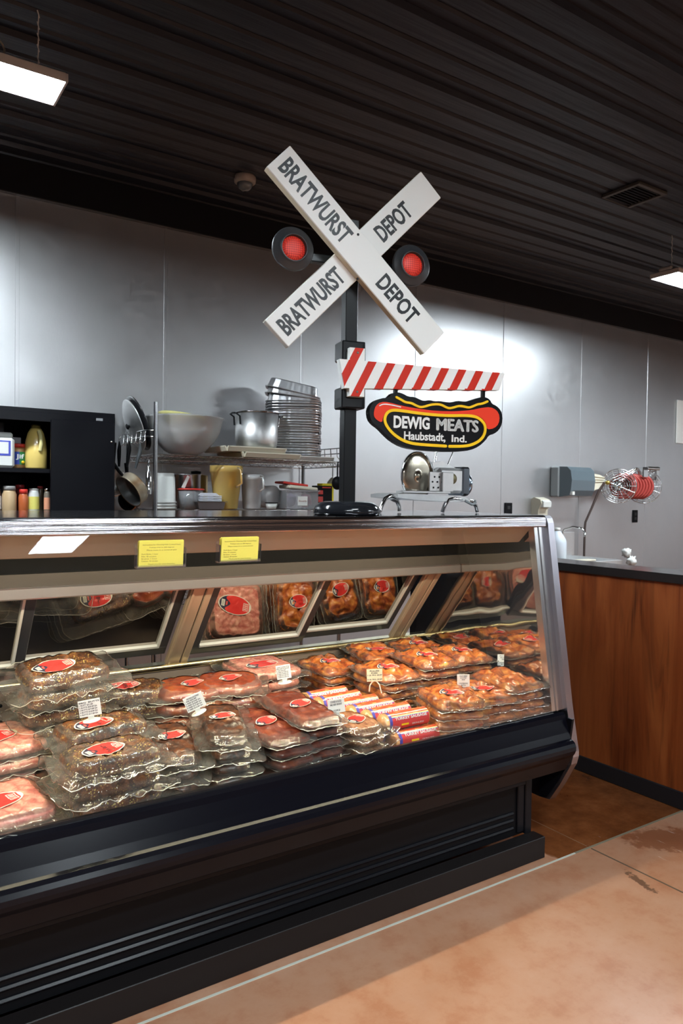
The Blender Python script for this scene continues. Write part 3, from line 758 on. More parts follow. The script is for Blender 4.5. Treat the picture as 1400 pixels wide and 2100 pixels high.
mus = smooth([C(*q) for q in [(502, 488), (540, 508), (575, 530), (620, 533), (655, 553), (690, 568), (730, 562), (770, 548), (820, 543), (860, 548), (890, 565), (920, 577), (955, 570), (1000, 556), (1040, 562), (1080, 572), (1115, 558), (1150, 543), (1185, 540), (1225, 522)]], 2, False)
MB().ribbon(mus, .0078, -.0765, -.071).build('painted_mustard', M['sign_yellow'], dog)
hl = smooth([C(*q) for q in [(368, 556), (395, 543), (440, 545), (535, 566)]], 2, False)
MB().ribbon(hl, .0035, -.0765, -.071).build('highlight', M['sign_white'], dog)
tx = MB()
def boxtext(body, x0, y0, x1, y1, bold=.0):
    a = C(x0, y1); b_ = C(x1, y0); text_mesh(body, b_[0] - a[0], b_[1] - a[1], .003, Tm((a[0] + b_[0]) / 2, -.072, (a[1] + b_[1]) / 2), tx, bold=bold)
boxtext('DEWIG', 480, 648, 768, 732, .036); boxtext('MEATS', 820, 672, 1157, 752, .06)
boxtext('Haubstadt,', 563, 774, 893, 836, .02); boxtext('Ind.', 942, 792, 1062, 843, .018)
tx.build('lettering', M['sign_white'], dog)
for x, y0, y1 in ((512, 425, 470), (1210, 425, 500)):
    a = C(x, y0); b_ = C(x, y1); hg = MB(); hg.box(a[0] - .006, a[0] + .006, -.064, -.052, b_[1] - .002, a[1] + .004)
    hg.build('hanger', M['black_paint'], dog)

# ------------------------------------------------------------------ meat slicer on the case
sl = thing('meat_slicer', (2.02, 2.36, 1.281), 'chrome meat slicer with round blade on top of the case', 'slicer', rz=0)
def lp(x, y, Y, rx=2.02, ry=2.36):
    q = P(x, y, 1, Y); return Vector((q.x - rx, Y - ry, q.z - 1.281))
bs = MB()
bs.prism([(-.235, .060), (-.235, .072), (-.20, .078), (.12, .066), (.15, .052), (.10, .044), (-.15, .052)], -.09, .09, 'y', M=Rm(R_(0), 'Z'))
bs.build('base', M['alum'], sl)
pl = MB(); pl.box(-.215, .03, -.10, -.05, .078, .088, b=.002)
pl.box(-.015, .045, -.10, -.092, .086, .165, b=.002)
pl.build('carriage', M['alum'], sl)
pf = MB(); pf.box(-.075, .03, -.09, -.082, .088, .165, b=.001)
cr = pf.build('food_fence', M['alum'], sl)
hl = MB()
for (x, z) in ((-.05, .145), (-.025, .145), (-.06, .125), (-.035, .125), (-.01, .125), (-.055, .102), (-.03, .102)):
    hl.lathe([(0, 0), (.0038, 0), (.0038, .001)], 10, M=Tm(x, -.0905, z) @ Rm(PI / 2, 'X'))
hl.build('hole', M['black_matte'], cr)['kind'] = 'stuff'
bd = MB()
m_ = Tm(-.110, -.055, .148) @ Rm(R_(4), 'Z') @ Rm(PI / 2, 'X')
bd.lathe([(0, .008), (.012, .008), (.014, .005), (.03, .005), (.07, .003), (.092, 0), (.094, -.002), (.092, -.004), (0, -.004)], 56, M=m_, sx=.88)
bd.build('blade', brushed('blade_steel', (.62, .56, .45), .2, (3, 60, 60), .06), sl)
gd = MB(); gd.lathe([(.0935, -.006), (.098, -.004), (.098, .004), (.095, .006)], 56, M=m_, sx=.88); gd.build('guard_ring', M['chrome'], sl)
mt = MB(); mt.box(-.01, .125, -.075, .06, .080, .185, b=.012); mt.prism([(-.01, .170), (.10, .150), (.115, .185), (.03, .212), (-.02, .205)], -.04, .04, 'y')
mt.build('motor_housing', M['alum'], sl)
q = MB(); q.box(.122, .168, -.07, .03, .072, .192, b=.008); q.lathe([(0, 0), (.05, 0), (.052, .01), (.04, .02), (0, .022)], 28, M=Tm(.168, -.02, .12) @ Rm(PI / 2, 'Y'))
q.build('thickness_dial', mat('slicer_blue_steel', (.42, .48, .55), .2, 1), sl)
MB().lathe([(0, .003), (.020, .003), (.022, 0)], 24, M=Tm(.062, -.0755, .140) @ Rm(PI / 2, 'X')).build('badge', mat('badge_olive', (.22, .19, .10), .4, .6), sl)
for pts in ([(-.225, -.06, .062), (-.258, -.07, .066), (-.285, -.075, .055), (-.300, -.075, .030), (-.312, -.075, .004)],
            [(-.16, .05, .055), (-.13, .05, .045), (-.118, .05, .025), (-.115, .05, .004)],
            [(.0, -.085, .004), (.012, -.085, .03), (.03, -.085, .055), (.06, -.085, .060), (.13, -.08, .052), (.165, -.08, .048), (.190, -.08, .030), (.200, -.08, .004)]):
    MB().tube(smooth([tuple(p_) for p_ in []] or pts, 0), .0085, 12).build('leg', M['chrome'], sl)
hn = MB(); hn.tube([(.11, -.10, .05), (.14, -.11, .035), (.155, -.115, .042), (.15, -.115, .052)], .006, 10); hn.build('handle', M['grey_plastic'], sl)
cd = MB(); cd.tube([(.10, 0, .20), (.135, .01, .25), (.15, .01, .31), (.155, .0, .33)], .003, 6); cd.tube([(.045, .02, .205), (.06, .03, .25), (.085, .03, .31)], .006, 8)
cd.build('upright_rod', M['wire'], sl)

# ------------------------------------------------------------------ wood fronted counter
ct = thing('service_counter', (3.02, 1.30, 0), 'wood-grain counter with black ledge and base at right of case', 'counter')
wm, nt, b = newmat('cherry_wood')
v = coords(nt, (1, 1, .10)); n1 = noise_n(nt, v, 7, 6, .6, 1.2); n2 = noise_n(nt, coords(nt, (1, 1, .03)), 60, 4, .6)
v2 = coords(nt, (1, 1, .09), loc=(0, .3, 0)); n3 = noise_n(nt, v2, 11, 4, .6, 1.0)
c = ramp(nt, n1, [(.3, (.11, .020, .005)), (.48, (.21, .047, .011)), (.68, (.31, .085, .022))])
c = mixc(nt, maprange(nt, n2, .35, .7, 0, .35), c, (.30, .09, .024)); c = mixc(nt, maprange(nt, n3, .55, .72, 0, .75), c, (.045, .010, .005))
L(nt, c, b.inputs['Base Color']); b.inputs['Roughness'].default_value = .38; b.inputs['Specular IOR Level'].default_value = .35
CY = 2.1
MB().box(0, .05, 0, CY, .07, .985).build('front_panel', wm, ct)
MB().box(.05, .18, 0, CY, 0, .985).build('carcass', M['black_matte'], ct)
MB().box(-.020, .20, -.01, CY, .981, 1.022, b=.003).build('ledge', mat('black_laminate', (.020, .018, .018), .12, 0, .2), ct)
MB().box(-.008, .06, 0, CY, 0.001, .078, b=.003).build('base_board', mat('vinyl_base', (.013, .013, .015), .35), ct)

# ------------------------------------------------------------------ wash area at the back wall
sk = thing('hand_sink', (5.15, 4.2, .70), 'small steel hand sink with backsplash behind wooden counter', 'sink')
q = MB(); q.box(-.30, .42, -.26, -.23, 0, .125, b=.004); q.box(-.30, .42, .27, .298, 0, .125, b=.002); q.box(-.30, -.27, -.23, .27, 0, .125); q.box(.39, .42, -.23, .27, 0, .125); q.box(-.27, .39, -.23, .27, 0, .015)
q.build('basin', M['alum'], sk)
MB().box(.10, .44, .27, .296, .125, .34, b=.004).build('backsplash', M['alum'], sk)
q = MB(); q.tube([(.22, .24, .125), (.22, .24, .32), (.23, .22, .37), (.26, .15, .395), (.29, .08, .385), (.30, .05, .345), (.30, .05, .31)], .009, 10)
q.tube([(.12, .24, .165), (.24, .24, .165)], .012, 10); q.tube([(.16, .24, .12), (.16, .24, .20)], .012, 8)
q.build('faucet', M['chrome'], sk)
t = thing('soap_dispenser', (5.03, 4.5, 1.10), 'off-white soap dispenser on steel wall behind right end of case', 'soap dispenser')
MB().prism([(-.0, 0.0), (-.0, .24), (-.035, .255), (-.105, .235), (-.115, .20), (-.085, .15), (-.075, .05), (-.05, .0)], 0, .12, 'x').build('body', M['cream_plastic'], t)
MB().prism([(-.100, .235), (-.135, .215), (-.13, .17), (-.10, .165)], .01, .11, 'x').build('push_cover', M['white_plastic'], t)
t = thing('paper_towel_dispenser', (5.27, 4.5, 1.36), 'smoke-grey paper towel dispenser on steel wall', 'towel dispenser')
MB().box(0, .34, -.10, 0, .0, .275, b=.012).build('back_box', M['grey_plastic'], t)
MB().prism([(-.095, .002), (-.20, .012), (-.225, .06), (-.235, .15), (-.22, .235), (-.18, .268), (-.095, .272)], .01, .33, 'x').build('cover', mat('smoke_cover', (.11, .14, .16), .15, 0, .4), t)
MB().box(.02, .05, -.236, -.10, .02, .05).build('latch', M['white_plastic'], t)
rl_ = thing('hose_reel', (5.95, 4.5, 1.47), 'wall-mounted steel hose reel wound with red hose', 'hose reel')
q = MB(); q.prism([(-.30, .12), (-.30, -.08), (-.10, -.02), (-.03, .03), (-.03, .07), (-.10, .10)], -.10, -.06, 'y'); q.box(-.30, -.26, -.10, -.002, -.08, .12, b=.004)
for z in (.02, .05, .08): q.tube([(-.28, -.105, z + .01), (-.04, -.105, z * .6 + .03)], .006, 6)
q.build('mounting_arm', M['cream_plastic'], rl_)
for i, (xx, yy) in enumerate(((.03, -.20), (.33, -.26))):
    d = MB(); m_ = Tm(xx, yy, 0) @ Rm(R_(-52), 'Z') @ Rm(PI / 2, 'X')
    d.lathe([(0, 0), (.045, 0), (.048, .006), (0, .008)], 32, M=m_)
    for r_ in (.06, .08, .10, .12, .14, .157): d.tube([m_ @ Vector((r_ * math.cos(a * PI / 18), r_ * math.sin(a * PI / 18), .006)) for a in range(36)], .0028 if r_ < .15 else .005, 6, closed=True)
    for k in range(16):
        a = k * PI / 8; d.tube([m_ @ Vector((.02 * math.cos(a), .02 * math.sin(a), .01)), m_ @ Vector((.155 * math.cos(a), .155 * math.sin(a), .012))], .003, 6)
    d.build('side_disc', M['wire'], rl_)
h = MB()
for k in range(7):
    f = k / 6.0
    cx, cy = .03 + .30 * (.22 + .62 * f), -.20 - .06 * f
    m_ = Tm(cx, cy, 0) @ Rm(R_(-52), 'Z') @ Rm(PI / 2, 'X')
    for r_ in (.085, .108):
        h.tube([m_ @ Vector((r_ * math.cos(a * PI / 14), r_ * math.sin(a * PI / 14), 0)) for a in range(28)], .0125, 8, closed=True)
h.build('wound_hose', mat('red_hose', (.38, .05, .04), .4), rl_)
q = MB()
for dz in (0, .025, .05): q.tube([(.02, -.14, .02 + dz), (.14, -.24, .09 + dz), (.20, -.26, .15 + dz * .4), (.46, -.30, .15 + dz * .4)], .008, 8)
q.box(.22, .30, -.33, -.25, .08, .18, b=.008); q.box(.42, .47, -.33, -.25, .06, .19, b=.006); q.tube([(.26, -.34, .17), (.44, -.34, .17)], .018, 10)
q.build('guide_arm', M['chrome'], rl_)
MB().lathe([(0, 0), (.02, 0), (.022, .02), (.012, .035), (0, .035)], 16, M=Tm(-.04, -.13, .03) @ Rm(R_(-30), 'Z') @ Rm(PI / 2, 'X')).build('brass_fitting', mat('brass', (.55, .40, .10), .3, 1), rl_)
q = MB(); q.tube([(-.08, -.13, .03), (-.12, -.10, -.05), (-.20, -.08, -.22), (-.252, -.06, -.34), (-.26, -.06, -.40), (-.262, -.06, -.72)], .011, 8)
tag(q.build('supply_hose', mat('dark_hose', (.05, .03, .025), .5), None, loc=(5.95, 4.5, 1.47)), 'dark rubber supply hose hanging down from the hose reel', 'hose')
t = thing('wall_outlet', (6.53, 4.5, 1.18), 'black outlet plate on steel wall below the hose reel', 'outlet')
MB().box(-.04, .04, -.010, 0, -.062, .062, b=.003).build('plate', M['black_matte'], t)
MB().box(-.018, .018, -.013, -.009, .008, .036, b=.002).box(-.018, .018, -.013, -.009, -.036, -.008, b=.002).build('socket', M['rubber'], t)
p = P(1041, 1049, 1, 4.5)
t = thing('wall_outlet', (p.x, 4.5, p.z + .03), 'black outlet plate low on wall just above the case top', 'outlet')
MB().box(-.045, .045, -.010, 0, -.062, .045, b=.003).build('plate', M['black_matte'], t)
MB().box(-.018, .018, -.013, -.009, -.01, .018, b=.002).build('socket', M['rubber'], t)
a = P(1386, 822, 1, 4.5); 
t = tag(MB().box(a.x, a.x + .34, 4.484, 4.4985, 1.94, 2.39, b=.002).build('wall_poster', M['card']), 'plain white notice board cut off by right edge of photo', 'notice')
# bleach jug, cloth, tray on the sink rim
def lathe_thing(name, loc, label, cat, parts, group=None, rz=0, sx=1, sy=1):
    t = thing(name, loc, label, cat, rz, group)
    for pn, prof, m_ in parts: MB().lathe(prof, 32, sx=sx, sy=sy).build(pn, m_, t)
    return t
t = lathe_thing('plastic_jug', (4.93, 4.12, .827), 'white plastic jug beside sink, right of case end', 'jug', [('body', [(0, 0), (.07, 0), (.076, .01), (.076, .15), (.070, .18), (.035, .235), (.022, .25), (0, .25)], mat('jug_white', (.68, .74, .82), .35)), ('cap', [(0, .25), (.024, .25), (.024, .275), (0, .277)], M['white_plastic'])])
q = MB(); rs = random.Random(4)
def blob(mb, c, r, seed, amp=.35, sc=3.0, seg=20, mi=0, flat=1.0):
    vs = []; fs = []; nr = seg // 2
    for i in range(nr + 1):
        th = PI * i / nr
        for j in range(seg):
            ph = 2 * PI * j / seg
            d = Vector((math.sin(th) * math.cos(ph), math.sin(th) * math.sin(ph), math.cos(th) * flat))
            k = 1 + amp * noise.noise(d * sc + Vector((seed, seed, seed)))
            vs.append(Vector(c) + d * r * k)
    for i in range(nr):
        for j in range(seg):
            fs.append((i * seg + j, (i + 1) * seg + j, (i + 1) * seg + (j + 1) % seg, i * seg + (j + 1) % seg))
    mb.add(vs, fs, mi, None, True)
blob(q, (0, 0, .028), .036, 3.1, .8, 3.5); blob(q, (.03, -.03, -.045), .040, 7.2, .8, 3)
tag(q.build('cloth', M['white_plastic'], None, loc=(5.60, 3.93, .86)), 'crumpled white cloth hanging on rim of hand sink', 'cloth')
t = tag(MB().box(4.90, 5.22, 3.95, 4.03, .827, .842, b=.004).build('cutting_board', M['cream_plastic']), 'small cream board lying on the sink rim by the white jug', 'board')
#SPLIT2
# ------------------------------------------------------------------ wire shelving with pots and tubs
SX0, SX1, SY0, SY1 = 1.415, 2.640, 3.95, 4.42
rk = thing('wire_shelving', ((SX0 + SX1) / 2, (SY0 + SY1) / 2, 0), 'chrome wire shelving unit against steel wall, behind case', 'shelving')
RX, RY = (SX0 + SX1) / 2, (SY0 + SY1) / 2
for x in (SX0, SX1):
    for y in (SY0, SY1):
        q = MB(); q.tube([(x - RX, y - RY, 0), (x - RX, y - RY, 1.845)], .0125, 12)
        z = .1
        while z < 1.83: q.tube([(x - RX, y - RY, z), (x - RX, y - RY, z + .003)], .0132, 12); z += .05
        q.build('post', mat('post_chrome', (.45, .45, .47), .2, 1) if 'post_chrome' not in bpy.data.materials else bpy.data.materials['post_chrome'], rk)
def wire_shelf(z):
    q = MB(); a, b_, c_, d = SX0 - RX, SX1 - RX, SY0 - RY, SY1 - RY
    for y in (c_, d):
        for zz in (z, z - .030): q.tube([(a, y, zz), (b_, y, zz)], .0038, 6)
        n = 40; pts = [(a + (b_ - a) * k / n, y, z - (.030 if k % 2 else 0)) for k in range(n + 1)]; q.tube(pts, .0024, 5)
    for x in (a, b_):
        for zz in (z, z - .030): q.tube([(x, c_, zz), (x, d, zz)], .0038, 6)
        n = 14; pts = [(x, c_ + (d - c_) * k / n, z - (.030 if k % 2 else 0)) for k in range(n + 1)]; q.tube(pts, .0024, 5)
    n = 46
    for k in range(1, n): x = a + (b_ - a) * k / n; q.tube([(x, c_, z + .003), (x, d, z + .003)], .0018, 5)
    for y in (c_ * .4, d * .4): q.tube([(a, y, z - .001), (b_, y, z - .001)], .003, 6)
    q.build('shelf', M['wire'], rk)
wire_shelf(1.560); wire_shelf(1.252); wire_shelf(.75)
Z1, Z2 = 1.566, 1.258
# hanging racks on both ends
for nm, xs, z in (('left_rack', SX0 - .012, 1.655), ('right_rack', SX1 + .012, 1.62)):
    q = MB(); sg = -1 if nm == 'left_rack' else 1
    for dz in (0, .035): q.tube([(xs - RX, SY0 - RY, z + dz), (xs + sg * .03 - RX, SY0 - RY + .02, z + dz), (xs + sg * .03 - RX, SY1 - RY - .02, z + dz), (xs - RX, SY1 - RY, z + dz)], .004, 6)
    for k in range(6): y = SY0 + .04 + k * .075; q.tube([(xs + sg * .03 - RX, y - RY, z + .035), (xs + sg * .034 - RX, y - RY, z - .02), (xs + sg * .05 - RX, y - RY, z - .035), (xs + sg * .062 - RX, y - RY, z - .02)], .003, 6)
    q.build('hook_rail', M['wire'], rk)

def profile_thing(name, x, y, z, label, cat, prof, m, seg=36, group=None, extra=None, part='body'):
    t = thing(name, (x, y, z), label, cat, 0, group)
    MB().lathe(prof, seg).build(part, m, t)
    if extra: extra(t)
    return t
# large bowl with yellowish bowl inside
q = MB(); q.lathe([(0, 0), (.07, .002), (.12, .03), (.17, .08), (.205, .14), (.220, .215), (.230, .222), (.225, .226), (.213, .218), (.20, .14), (.165, .085), (.115, .036), (0, .008)], 48)
tag(q.build('mixing_bowl', M['milky'], None, loc=(1.66, 4.14, Z1)), 'large translucent white mixing bowl on upper wire shelf', 'bowl')
q = MB(); q.lathe([(0, .0), (.05, .002), (.09, .02), (.13, .055), (.155, .075), (.152, .080), (.125, .062), (.085, .028), (0, .008)], 40)
tag(q.build('salad_bowl', M['yellow_milk'], None, loc=(1.640, 4.12, Z1 + .150), rot=(0, R_(9), 0)), 'yellow bowl resting tilted inside the big white bowl', 'bowl')
# stock pot
pz = Z1 + .062
def pot_extra(t):
    MB().lathe([(.133, .211), (.138, .215), (.139, .221), (.131, .221)], 40).build('rim', M['steel'], t)
    for sx in (-1, 1):
        q = MB(); q.tube([(sx * .130, -.04, .14), (sx * .134, -.04, .19), (sx * .16, -.038, .207), (sx * .164, 0, .21), (sx * .16, .038, .207), (sx * .134, .04, .19), (sx * .130, .04, .14)], .0055, 8)
        q.build('handle', M['black_paint'] if sx < 0 else M['wire'], t)
t = profile_thing('stock_pot', 2.110, 4.10, pz, 'dented aluminium stock pot standing on cream tray', 'pot', [(0, 0), (.112, 0), (.124, .012), (.130, .05), (.132, .215), (.128, .215), (.125, .06), (0, .01)], M['alum'], extra=pot_extra)
def tray(x, y, z, w_, d_, h_, m, label, rz=0, group=None, name='food_tray'):
    q = MB(); t_ = .004
    q.box(-w_ / 2, w_ / 2, -d_ / 2, d_ / 2, 0, t_, b=.0015)
    for s_ in (-1, 1):
        a0, a1 = sorted((s_ * d_ / 2, s_ * (d_ / 2 + .012))); q.prism([(s_ * d_ / 2, 0), (s_ * (d_ / 2 + .018), h_), (s_ * (d_ / 2 + .026), h_), (s_ * (d_ / 2 + .026), h_ - .005), (s_ * (d_ / 2 + .012), 0)], -w_ / 2 - .01, w_ / 2 + .01, 'x')
        q.prism([(s_ * w_ / 2, 0), (s_ * (w_ / 2 + .018), h_), (s_ * (w_ / 2 + .026), h_), (s_ * (w_ / 2 + .026), h_ - .005), (s_ * (w_ / 2 + .012), 0)], -d_ / 2 - .01, d_ / 2 + .01, 'y')
    return tag(q.build(name, m, None, loc=(x, y, z), rot=(0, 0, rz)), label, 'tray', group)
tray(2.13, 4.10, Z1, .36, .30, .030, M['cream_plastic'], 'cream plastic tray directly on wire shelf, below the upper cream tray', R_(3))
tray(2.03, 4.10, Z1 + .031, .36, .30, .030, M['cream_plastic'], 'cream plastic tray directly under the stock pot', 0)
tray(2.44, 4.14, Z1, .32, .26, .026, M['white_plastic'], 'white plastic tray at right end of upper wire shelf')
# nested foil pans, upside down
def foil_pan(w_, d_, h_):
    q = MB(); n = 72; prof = [(1.0, 0.0, 1), (1.065, -.002, 1), (1.075, .003, 1), (.985, .005, 1), (.92, h_ * .93, 0), (.88, h_, 0), (.55, h_ + .001, 0), (0, h_ + .001, 0)]
    vs = []; fs = []
    for j in range(n):
        a = 2 * PI * j / n; ca, sa = math.cos(a), math.sin(a); rr = 1 / ((abs(ca) ** 5 + abs(sa) ** 5) ** .2)
        wv = 1 + .010 * math.sin(j * 12)
        for k, (s_, z, rim) in enumerate(prof):
            f = s_ * (wv if k in (3, 4, 5) and j % 2 else 1)
            vs.append((w_ / 2 * ca * rr * f, d_ / 2 * sa * rr * f, z))
    m_ = len(prof)
    for j in range(n):
        for k in range(m_ - 1): a, b_ = j * m_ + k, ((j + 1) % n) * m_ + k; fs.append((a, b_, b_ + 1, a + 1))
    q.add(vs, fs, 0, None, False); return q
fp = foil_pan(.335, .265, .060)
FX, FY, FR = 2.415, 4.17, R_(-33)
proto = fp.build('foil_pan', M['foil'], None, loc=(FX, FY, Z1 + .004), rot=(0, 0, FR))
tag(proto, 'foil pan low in the tall nested stack beside the stock pot', 'foil pan', 'nested foil pans')
rs = random.Random(11); z = Z1 + .032
proto.location.z = z; NP = 22
for k in range(1, NP):
    z += .0163
    c = proto.copy(); COL.objects.link(c); c.location = (FX + rs.uniform(-.004, .004), FY + rs.uniform(-.004, .004), z)
    c.rotation_euler = (rs.uniform(-.012, .012), rs.uniform(-.012, .012), FR + rs.uniform(-.02, .02))
    c['label'] = 'thin foil pan within the tall nested stack, only its rim showing'
proto['label'] = 'thin foil pan within the tall nested stack, only its rim showing'
c = proto.copy(); COL.objects.link(c); c.location = (FX - .008, FY, z + .033); c.rotation_euler = (R_(1), R_(7), FR + .03); c['label'] = 'second foil pan from the top of the tall stack, tilted'
c = proto.copy(); COL.objects.link(c); c.location = (FX - .010, FY, z + .062); c.rotation_euler = (R_(2), R_(12), FR + .06); c['label'] = 'topmost upside-down foil pan, tilted on the tall stack'; 
# lower shelf: buckets
def bucket(z, lab):
    return tag(MB().lathe([(0, .17), (.048, .17), (.052, .165), (.060, .012), (.066, .010), (.066, .0), (.060, .0), (.056, .15), (0, .155)], 36).build('plastic_tub', M['white_plastic'], None, loc=(1.508, 4.05, z)), lab, 'tub', 'nested white tubs')
bucket(Z2, 'lowest of the nested upside-down white tubs at the left shelf post'); bucket(Z2 + .016, 'middle one of the nested upside-down white tubs'); bucket(Z2 + .032, 'top white tub of the nested upside-down three')
t = profile_thing('steel_canister', 1.70, 4.22, Z2, 'tall steel canister standing behind the red-rimmed container', 'canister', [(0, 0), (.088, 0), (.09, .01), (.09, .195), (.093, .20), (.09, .205), (.086, .2), (.086, .012), (0, .01)], M['steel_v'])
t = profile_thing('steel_canister', 1.80, 4.30, Z2, 'brownish canister with black knob behind the amber pitcher', 'canister', [(0, 0), (.07, 0), (.072, .01), (.072, .20), (.03, .208), (0, .21)], mat('brown_tin', (.40, .26, .08), .35, .6))
MB().lathe([(0, .205), (.03, .21), (.032, .225), (0, .23)], 20).build('knob', M['black_matte'], t)
t = profile_thing('deli_container', 1.660, 4.04, Z2, 'round clear deli container with red rim', 'container', [(0, 0), (.062, 0), (.072, .11), (.069, .11), (.06, .004), (0, .004)], M['tint_clear'], part='tub')
MB().lathe([(.0, .118), (.070, .118), (.078, .115), (.078, .109), (.069, .109)], 36).build('lid', M['red_plastic'], t)
q = MB(); q.prism([(-.03, 0), (.005, .07), (.018, .062), (-.012, -.004)], -.004, .004, 'y')
tag(q.build('paper_scoop', M['white_plastic'], None, loc=(1.625, 4.02, Z2 + .122)), 'small white scoop leaning on top of red-rimmed container', 'scoop')
pn = thing('steel_pan', (1.742, 3.99, Z2), 'shallow rectangular steel pan under the white lids', 'pan')
q = MB(); q.prism([(-.075, 0), (.075, 0), (.085, .040), (-.085, .040)], -.06, .06, 'y'); q.box(-.095, .095, -.07, .07, .040, .044, b=.001); q.build('pan_body', mat('grey_steel_pan', (.42, .38, .38), .25, 1), pn)
q = MB(); 
for k in range(4): q.box(-.065, .065, -.05, .05, k * .009, k * .009 + .006, b=.002)
q.prism([(-.07, .034), (.05, .034), (.03, .048), (-.05, .048)], -.05, .05, 'y')
tag(q.build('container_lid', mat('bluish_lid', (.70, .70, .75), .3), None, loc=(1.748, 3.99, Z2 + .045), rot=(0, 0, R_(-8))), 'stacked pale square lids on the shallow steel pan', 'lid')
def pitcher(x, z, hb, r0, r1, m, lab, w2=None):
    t = thing('pitcher', (x, 4.04, z), lab, 'pitcher')
    MB().lathe([(0, 0), (r0, 0), (r0 + .002, .006), (r1, hb * .84), (r1 + .004, hb * .85), (r1 + .004, hb), (r1, hb), (r1 - .003, hb * .84), (r0 - .003, .006), (0, .006)], 40).build('jug_body', m, t)
    q = MB(); q.tube([(r1 * .3, -r1 * .95, hb * .95), (r1 * .36, -r1 - .03, hb * .9), (r1 * .42, -r1 - .035, hb * .6), (r1 * .3, -r1 * .88, hb * .52)], .007, 8); q.build('handle', m, t)
    return t
pitcher(1.882, Z2, .255, .066, .094, M['amber'], 'tall amber plastic pitcher on lower wire shelf')
pitcher(2.052, Z2, .208, .052, .066, M['milky'], 'tall milky white pitcher right of the amber pitcher')
t = profile_thing('portion_cup', 2.165, 4.0, Z2, 'small white cup with dark rim right of milky pitcher', 'cup', [(0, 0), (.028, 0), (.036, .035), (.033, .035), (.026, .004), (0, .004)], M['white_plastic'])
MB().lathe([(.034, .035), (.040, .036), (.040, .041), (.034, .041)], 24).build('rim', M['black_matte'], t)
q = MB(); q.lathe([(0, 0), (.066, 0), (.07, .004), (.07, .11), (.064, .11), (.064, .01), (0, .01)], 40, M=Rm(R_(68), 'Z') @ Rm(R_(90), 'Y'))
tag(q.build('clear_tub', M['milky'], None, loc=(2.215, 4.06, Z2 + .155 - .08), rot=(0, 0, R_(40))), 'round translucent tub lying on its side left of clear bin', 'tub')
bn = thing('storage_bin', (2.378, 4.06, Z2), 'clear plastic bin with white tag on lower wire shelf', 'bin')
q = MB(); wt = .003
for (a, b_, c_, d) in ((-.115, .115, -.075, -.072), (-.115, .115, .072, .075), (-.115, -.112, -.072, .072), (.112, .115, -.072, .072)): q.box(a, b_, c_, d, 0, .115)
q.box(-.115, .115, -.075, .075, 0, .003)
q.box(-.125, .125, -.083, -.075, .108, .120, b=.002); q.box(-.125, .125, .075, .083, .108, .120, b=.002); q.build('bin_body', M['tint_clear'], bn)
q = MB(); q.box(-.035, .035, -.0775, -.0755, .022, .080, b=.001); lb = q.build('tag', M['card'], bn)
q = MB(); text_mesh('Beverly', .056, .014, .0005, Tm(0, -.0776, .05), q); q.build('writing', mat('brown_marker', (.35, .12, .08), .6), lb)
q = MB(); blob(q, (.055, -.02, .045), .042, 2.2, .4, 2); q2 = q
tag(q.build('pink_pouch', mat('pink_pouch', (.62, .22, .30), .4), None, loc=(2.378, 4.06, Z2 + .01)), 'pink pouch inside the clear plastic bin', 'pouch')
q = MB(); blob(q, (-.06, -.02, .045), .040, 5.2, .4, 2)
tag(q.build('lilac_pouch', mat('lilac_pouch', (.42, .34, .48), .4), None, loc=(2.378, 4.06, Z2 + .01)), 'pale lilac pouch inside the clear plastic bin', 'pouch')
tag(MB().box(-.10, .11, -.07, .07, 0, .022, b=.006).build('loose_lid', M['cream_plastic'], None, loc=(2.385, 4.06, Z2 + .122), rot=(0, R_(4), 0)), 'cream lid lying tilted on the clear plastic bin', 'lid')
tag(MB().box(-.09, .09, -.06, .06, 0, .014, b=.004).build('loose_lid', M['red_plastic'], None, loc=(2.345, 4.07, Z2 + .150), rot=(0, R_(6), 0)), 'red lid on top of the pile above the clear bin', 'lid')
bx = thing('spice_box', (2.565, 4.05, Z2), 'black and yellow carton beside right shelf post', 'carton')
MB().box(-.062, .062, -.03, .03, 0, .150, b=.001).build('carton', M['black_matte'], bx)
q = MB(); q.box(-.020, .064, -.032, .032, .150, .165); q.box(.055, .066, -.0325, .032, 0, .165); bp_ = q.build('yellow_band', mat('box_yellow', (.75, .62, .03), .5), bx)
q = MB(); q.box(-.05, -.015, -.0315, -.030, .095, .120, b=.0004); q.box(-.05, -.015, -.0315, -.030, .045, .080, b=.0004); q.box(-.02, .045, -.0315, -.030, .135, .142); q.build('red_print', mat('box_red', (.60, .06, .05), .5), bx)
q = MB(); q.box(-.028, .028, -.02, .02, 0, .055, b=.003); 
tag(q.build('blue_box', mat('navy_blue', (.05, .07, .30), .4), None, loc=(2.60, 4.22, Z2)), 'small blue box behind the black and yellow carton', 'box')
# sieve and ladle hanging on right side
t = thing('strainer', (2.675, 4.10, 1.455), 'round wire strainer hanging right of shelf post', 'strainer')
q = MB(); m_ = Tm(0, 0, -.05) @ Rm(R_(62), 'Z') @ Rm(PI / 2, 'X')
q.tube([m_ @ Vector((.065 * math.cos(a * PI / 14), .065 * math.sin(a * PI / 14), 0)) for a in range(28)], .0035, 6, closed=True); q.build('hoop', M['wire'], t)
MB().lathe([(0, -.04), (.03, -.034), (.055, -.015), (.064, 0), (.062, 0), (.053, -.013), (.029, -.031), (0, -.037)], 28, M=m_).build('mesh_bowl', mat('mesh_grey', (.36, .33, .24), .4, .7), t)
MB().tube([(0, 0, .012), (0, 0, .10), (0.005, 0, .135)], .004, 8).build('handle', M['wire'], t)
t = thing('ladle', (2.60, 3.93, 1.50), 'black cooking spoon hanging below right end of upper shelf', 'ladle')
